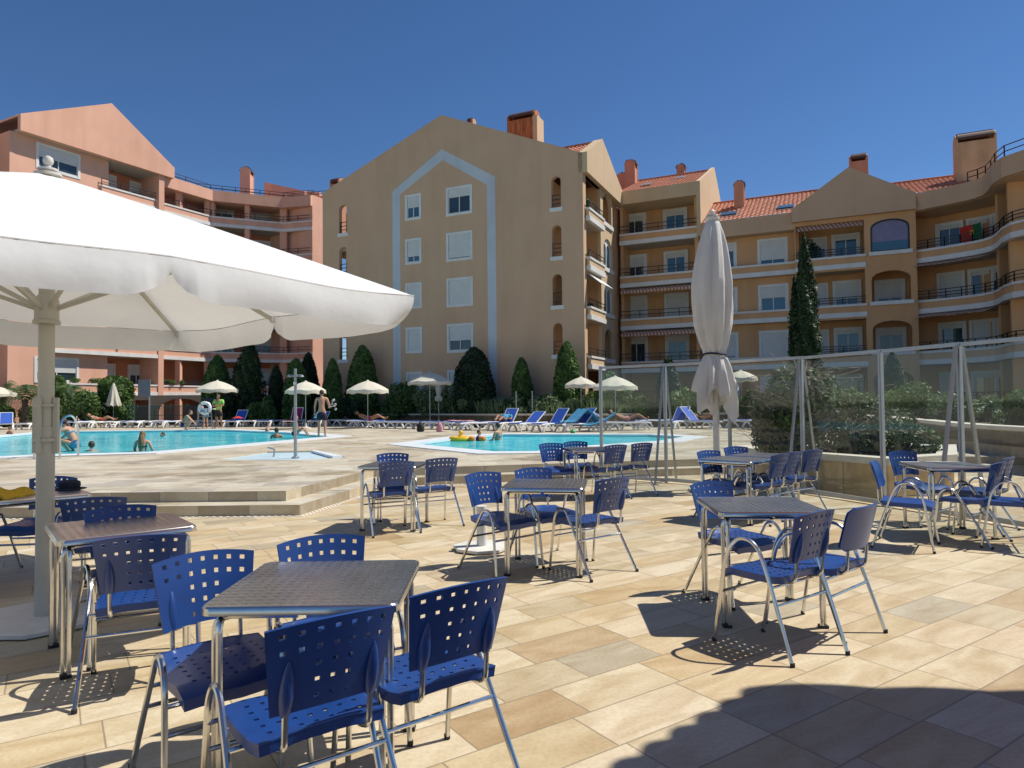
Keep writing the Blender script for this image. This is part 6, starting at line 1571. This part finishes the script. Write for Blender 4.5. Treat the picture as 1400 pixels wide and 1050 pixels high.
p = gp(223, 597, WZ); person((p[0], p[1], WZ - .52), R(150), 'wade', 'swimmer far out with only the head above the water', .95, 'skin', 'hair')
p = gp(365, 592, WZ); person((p[0], p[1], WZ - .22), R(-60), 'wade', 'boy in the water leaning on the right end of the large pool', .95, 'skin', 'hair')
p = gp(378, 599, WZ); person((p[0], p[1], WZ - .30), R(10), 'wade', 'dark-haired bather seen from behind at the right end of the pool', .95, 'skin2', 'hair')
person((*gp(403, 596.5)[:2], DZ + .02), R(-85), 'sit', 'child sitting with raised knees on the pool tip behind the shower pole', .85, 'skin', 'hair', shorts=('navy', 0))
p = gp(14, 596, WZ); person((p[0], p[1], WZ - .15), R(160), 'wade', 'child in the pool at the left edge', .8, 'skin2', 'hair')
p = gp(671, 602, WZ); person((p[0] + .25, p[1], WZ - .12), R(60), 'wade', 'woman with tied dark hair in the small pool holding a toddler', .95, 'skin', 'hair', top='jeans')
person((p[0] - .40, p[1] - .1, WZ - .18), R(-100), 'wade', 'toddler with orange arm floats in the small pool', .72, 'skin', 'hair', shirt='navy')
for k, dx in enumerate((-.62, -.26)):
    m = MB(); m.lathe([(.05, 0), (.10, .03), (.12, .09), (.10, .15), (.05, .18)], (0, 0, 0), 14); o = m.build('arm_float', M['orange'], None, smooth=True); o.location = (p[0] + dx, p[1] - .35, WZ - .03); tag(o, ['orange arm float on the side of the yellow ring', 'orange arm float next to the mother'][k], 'arm float', 'orange arm floats')
m = MB(); m.grid(lambda i, j: ((.42 + .13 * math.cos(2*math.pi*j/10)) * math.cos(2*math.pi*i/28) * 1.1, (.36 + .13 * math.cos(2*math.pi*j/10)) * math.sin(2*math.pi*i/28), .13 * math.sin(2*math.pi*j/10)), 28, 10)
fl2 = empty('swim_float', (p[0] - .95, p[1] - .1, WZ + .06), 0, 'yellow inflatable swim ring with a duck head in the small pool', 'swim ring'); m.build('ring', M['yellow'], fl2, smooth=True, angle=80)
m = MB(); m.lathe([(.16, .06), (.14, .14), (.07, .18), (.09, .24), (.11, .31), (.07, .38), (.01, .40)], (-.05, 0, 0), 12); m.build('duck_head', M['yellow'], fl2, smooth=True); fl2.scale = (.72, .72, .72)
p = gp(138, 584); person((p[0], p[1], DZ + .36), R(-80), 'lie', 'sunbather lying with raised legs on a white lounger on the left', .95, 'skin', 'blond', shorts=('redtowel', 0), top='black')
p = gp(506, 584.5); person((p[0], p[1], DZ + .36), R(-95), 'lie', 'reclining sunbather with outstretched legs under the open parasol', 1.0, 'skin2', 'hair', shorts=('magenta', 0))
p = gp(692, 588); person((p[0] - .1, p[1], DZ + .36), R(-200), 'lie', 'sunbather with dark hair reading on the lounger with raised back', .95, 'skin2', 'hair', shirt='bluetowel')
p = gp(858, 588); person((p[0], p[1], DZ + .36), R(-90), 'lie', 'sunbather lying right of the turquoise towel by the stone wall', 1.0, 'skin2', 'hair', shorts=('pinktowel', 0))
p = gp(958, 585); person((p[0], p[1], DZ + .36), R(60), 'lie', 'sunbather seen through the glass left of the closed parasol pole', .95, 'skin2', 'hair', shorts=('navy', 0))

# ------------------------------------------------------------------ plants on balconies
random.seed(9)
def pot(loc, w_, h_, lab, mt='bush', n=420):
    root = empty('potted_plant', loc, 0, lab, 'plant', 'plants on the balconies')
    m = MB(); m.lathe([(.10, 0), (.15, .22), (.16, .24), (.13, .24)], (0, 0, 0), 12); m.build('pot', M['chim'], root, smooth=True)
    m = MB(); leaf_cloud(m, n, blob_sampler([((random.gauss(0, w_ * .2), random.gauss(0, .08), .24 + h_ * random.uniform(.3, .6)), (w_ * .32, .2, h_ * .34)) for _ in range(5)]), .10); m.build('foliage', M[mt], root, norm=False)
a = FS.w(bx0 + .7, .35, PT[4] - .5); pot(a, 1.1, 1.5, 'trailing plant on the top corner balcony of the gabled block', n=900)
a = FS.w(bx0 + .6, .35, PT[3] - .5); pot(a, .9, .9, 'bushy plant below the pulled-out awning on the gabled block', n=600)
a = FS.w(bx0 + 1.0, .35, PT[2] - .5); pot(a, .7, .7, 'small dark plant on the third lowest corner balcony of the gabled block', 'darktop')
for px_, lab in ((99, 'left of two leafy plants on the first-floor ledge of the salmon block'), (128, 'right of two leafy plants on the first-floor ledge of the salmon block')):
    a = FL.w(FL.t(px_, 520), .1, LT[0] - .25); pot(a, 1.2, .45, lab)
for px_, lab in ((232, 'box plant beside the pillar on the lowest curved balcony'), (247, 'second box plant on the lowest curved balcony of the salmon block')):
    a = FL.w(FL.t(px_, 520), .35, LT[0] - .25); pot(a, 1.3, .55, lab)
a = FL.w(FL.t(152, 440), .2, LT[1] - .3); pot(a, 2.0, .6, 'long row of plants on the second-floor balcony just below the parasol cloth', n=900)
a = FW.w(t1118 - .2, .3, PT[3] - .5); pot(a, .8, 1.7, 'tall plant behind the top balcony next to the striped awning', 'darktop', 700)
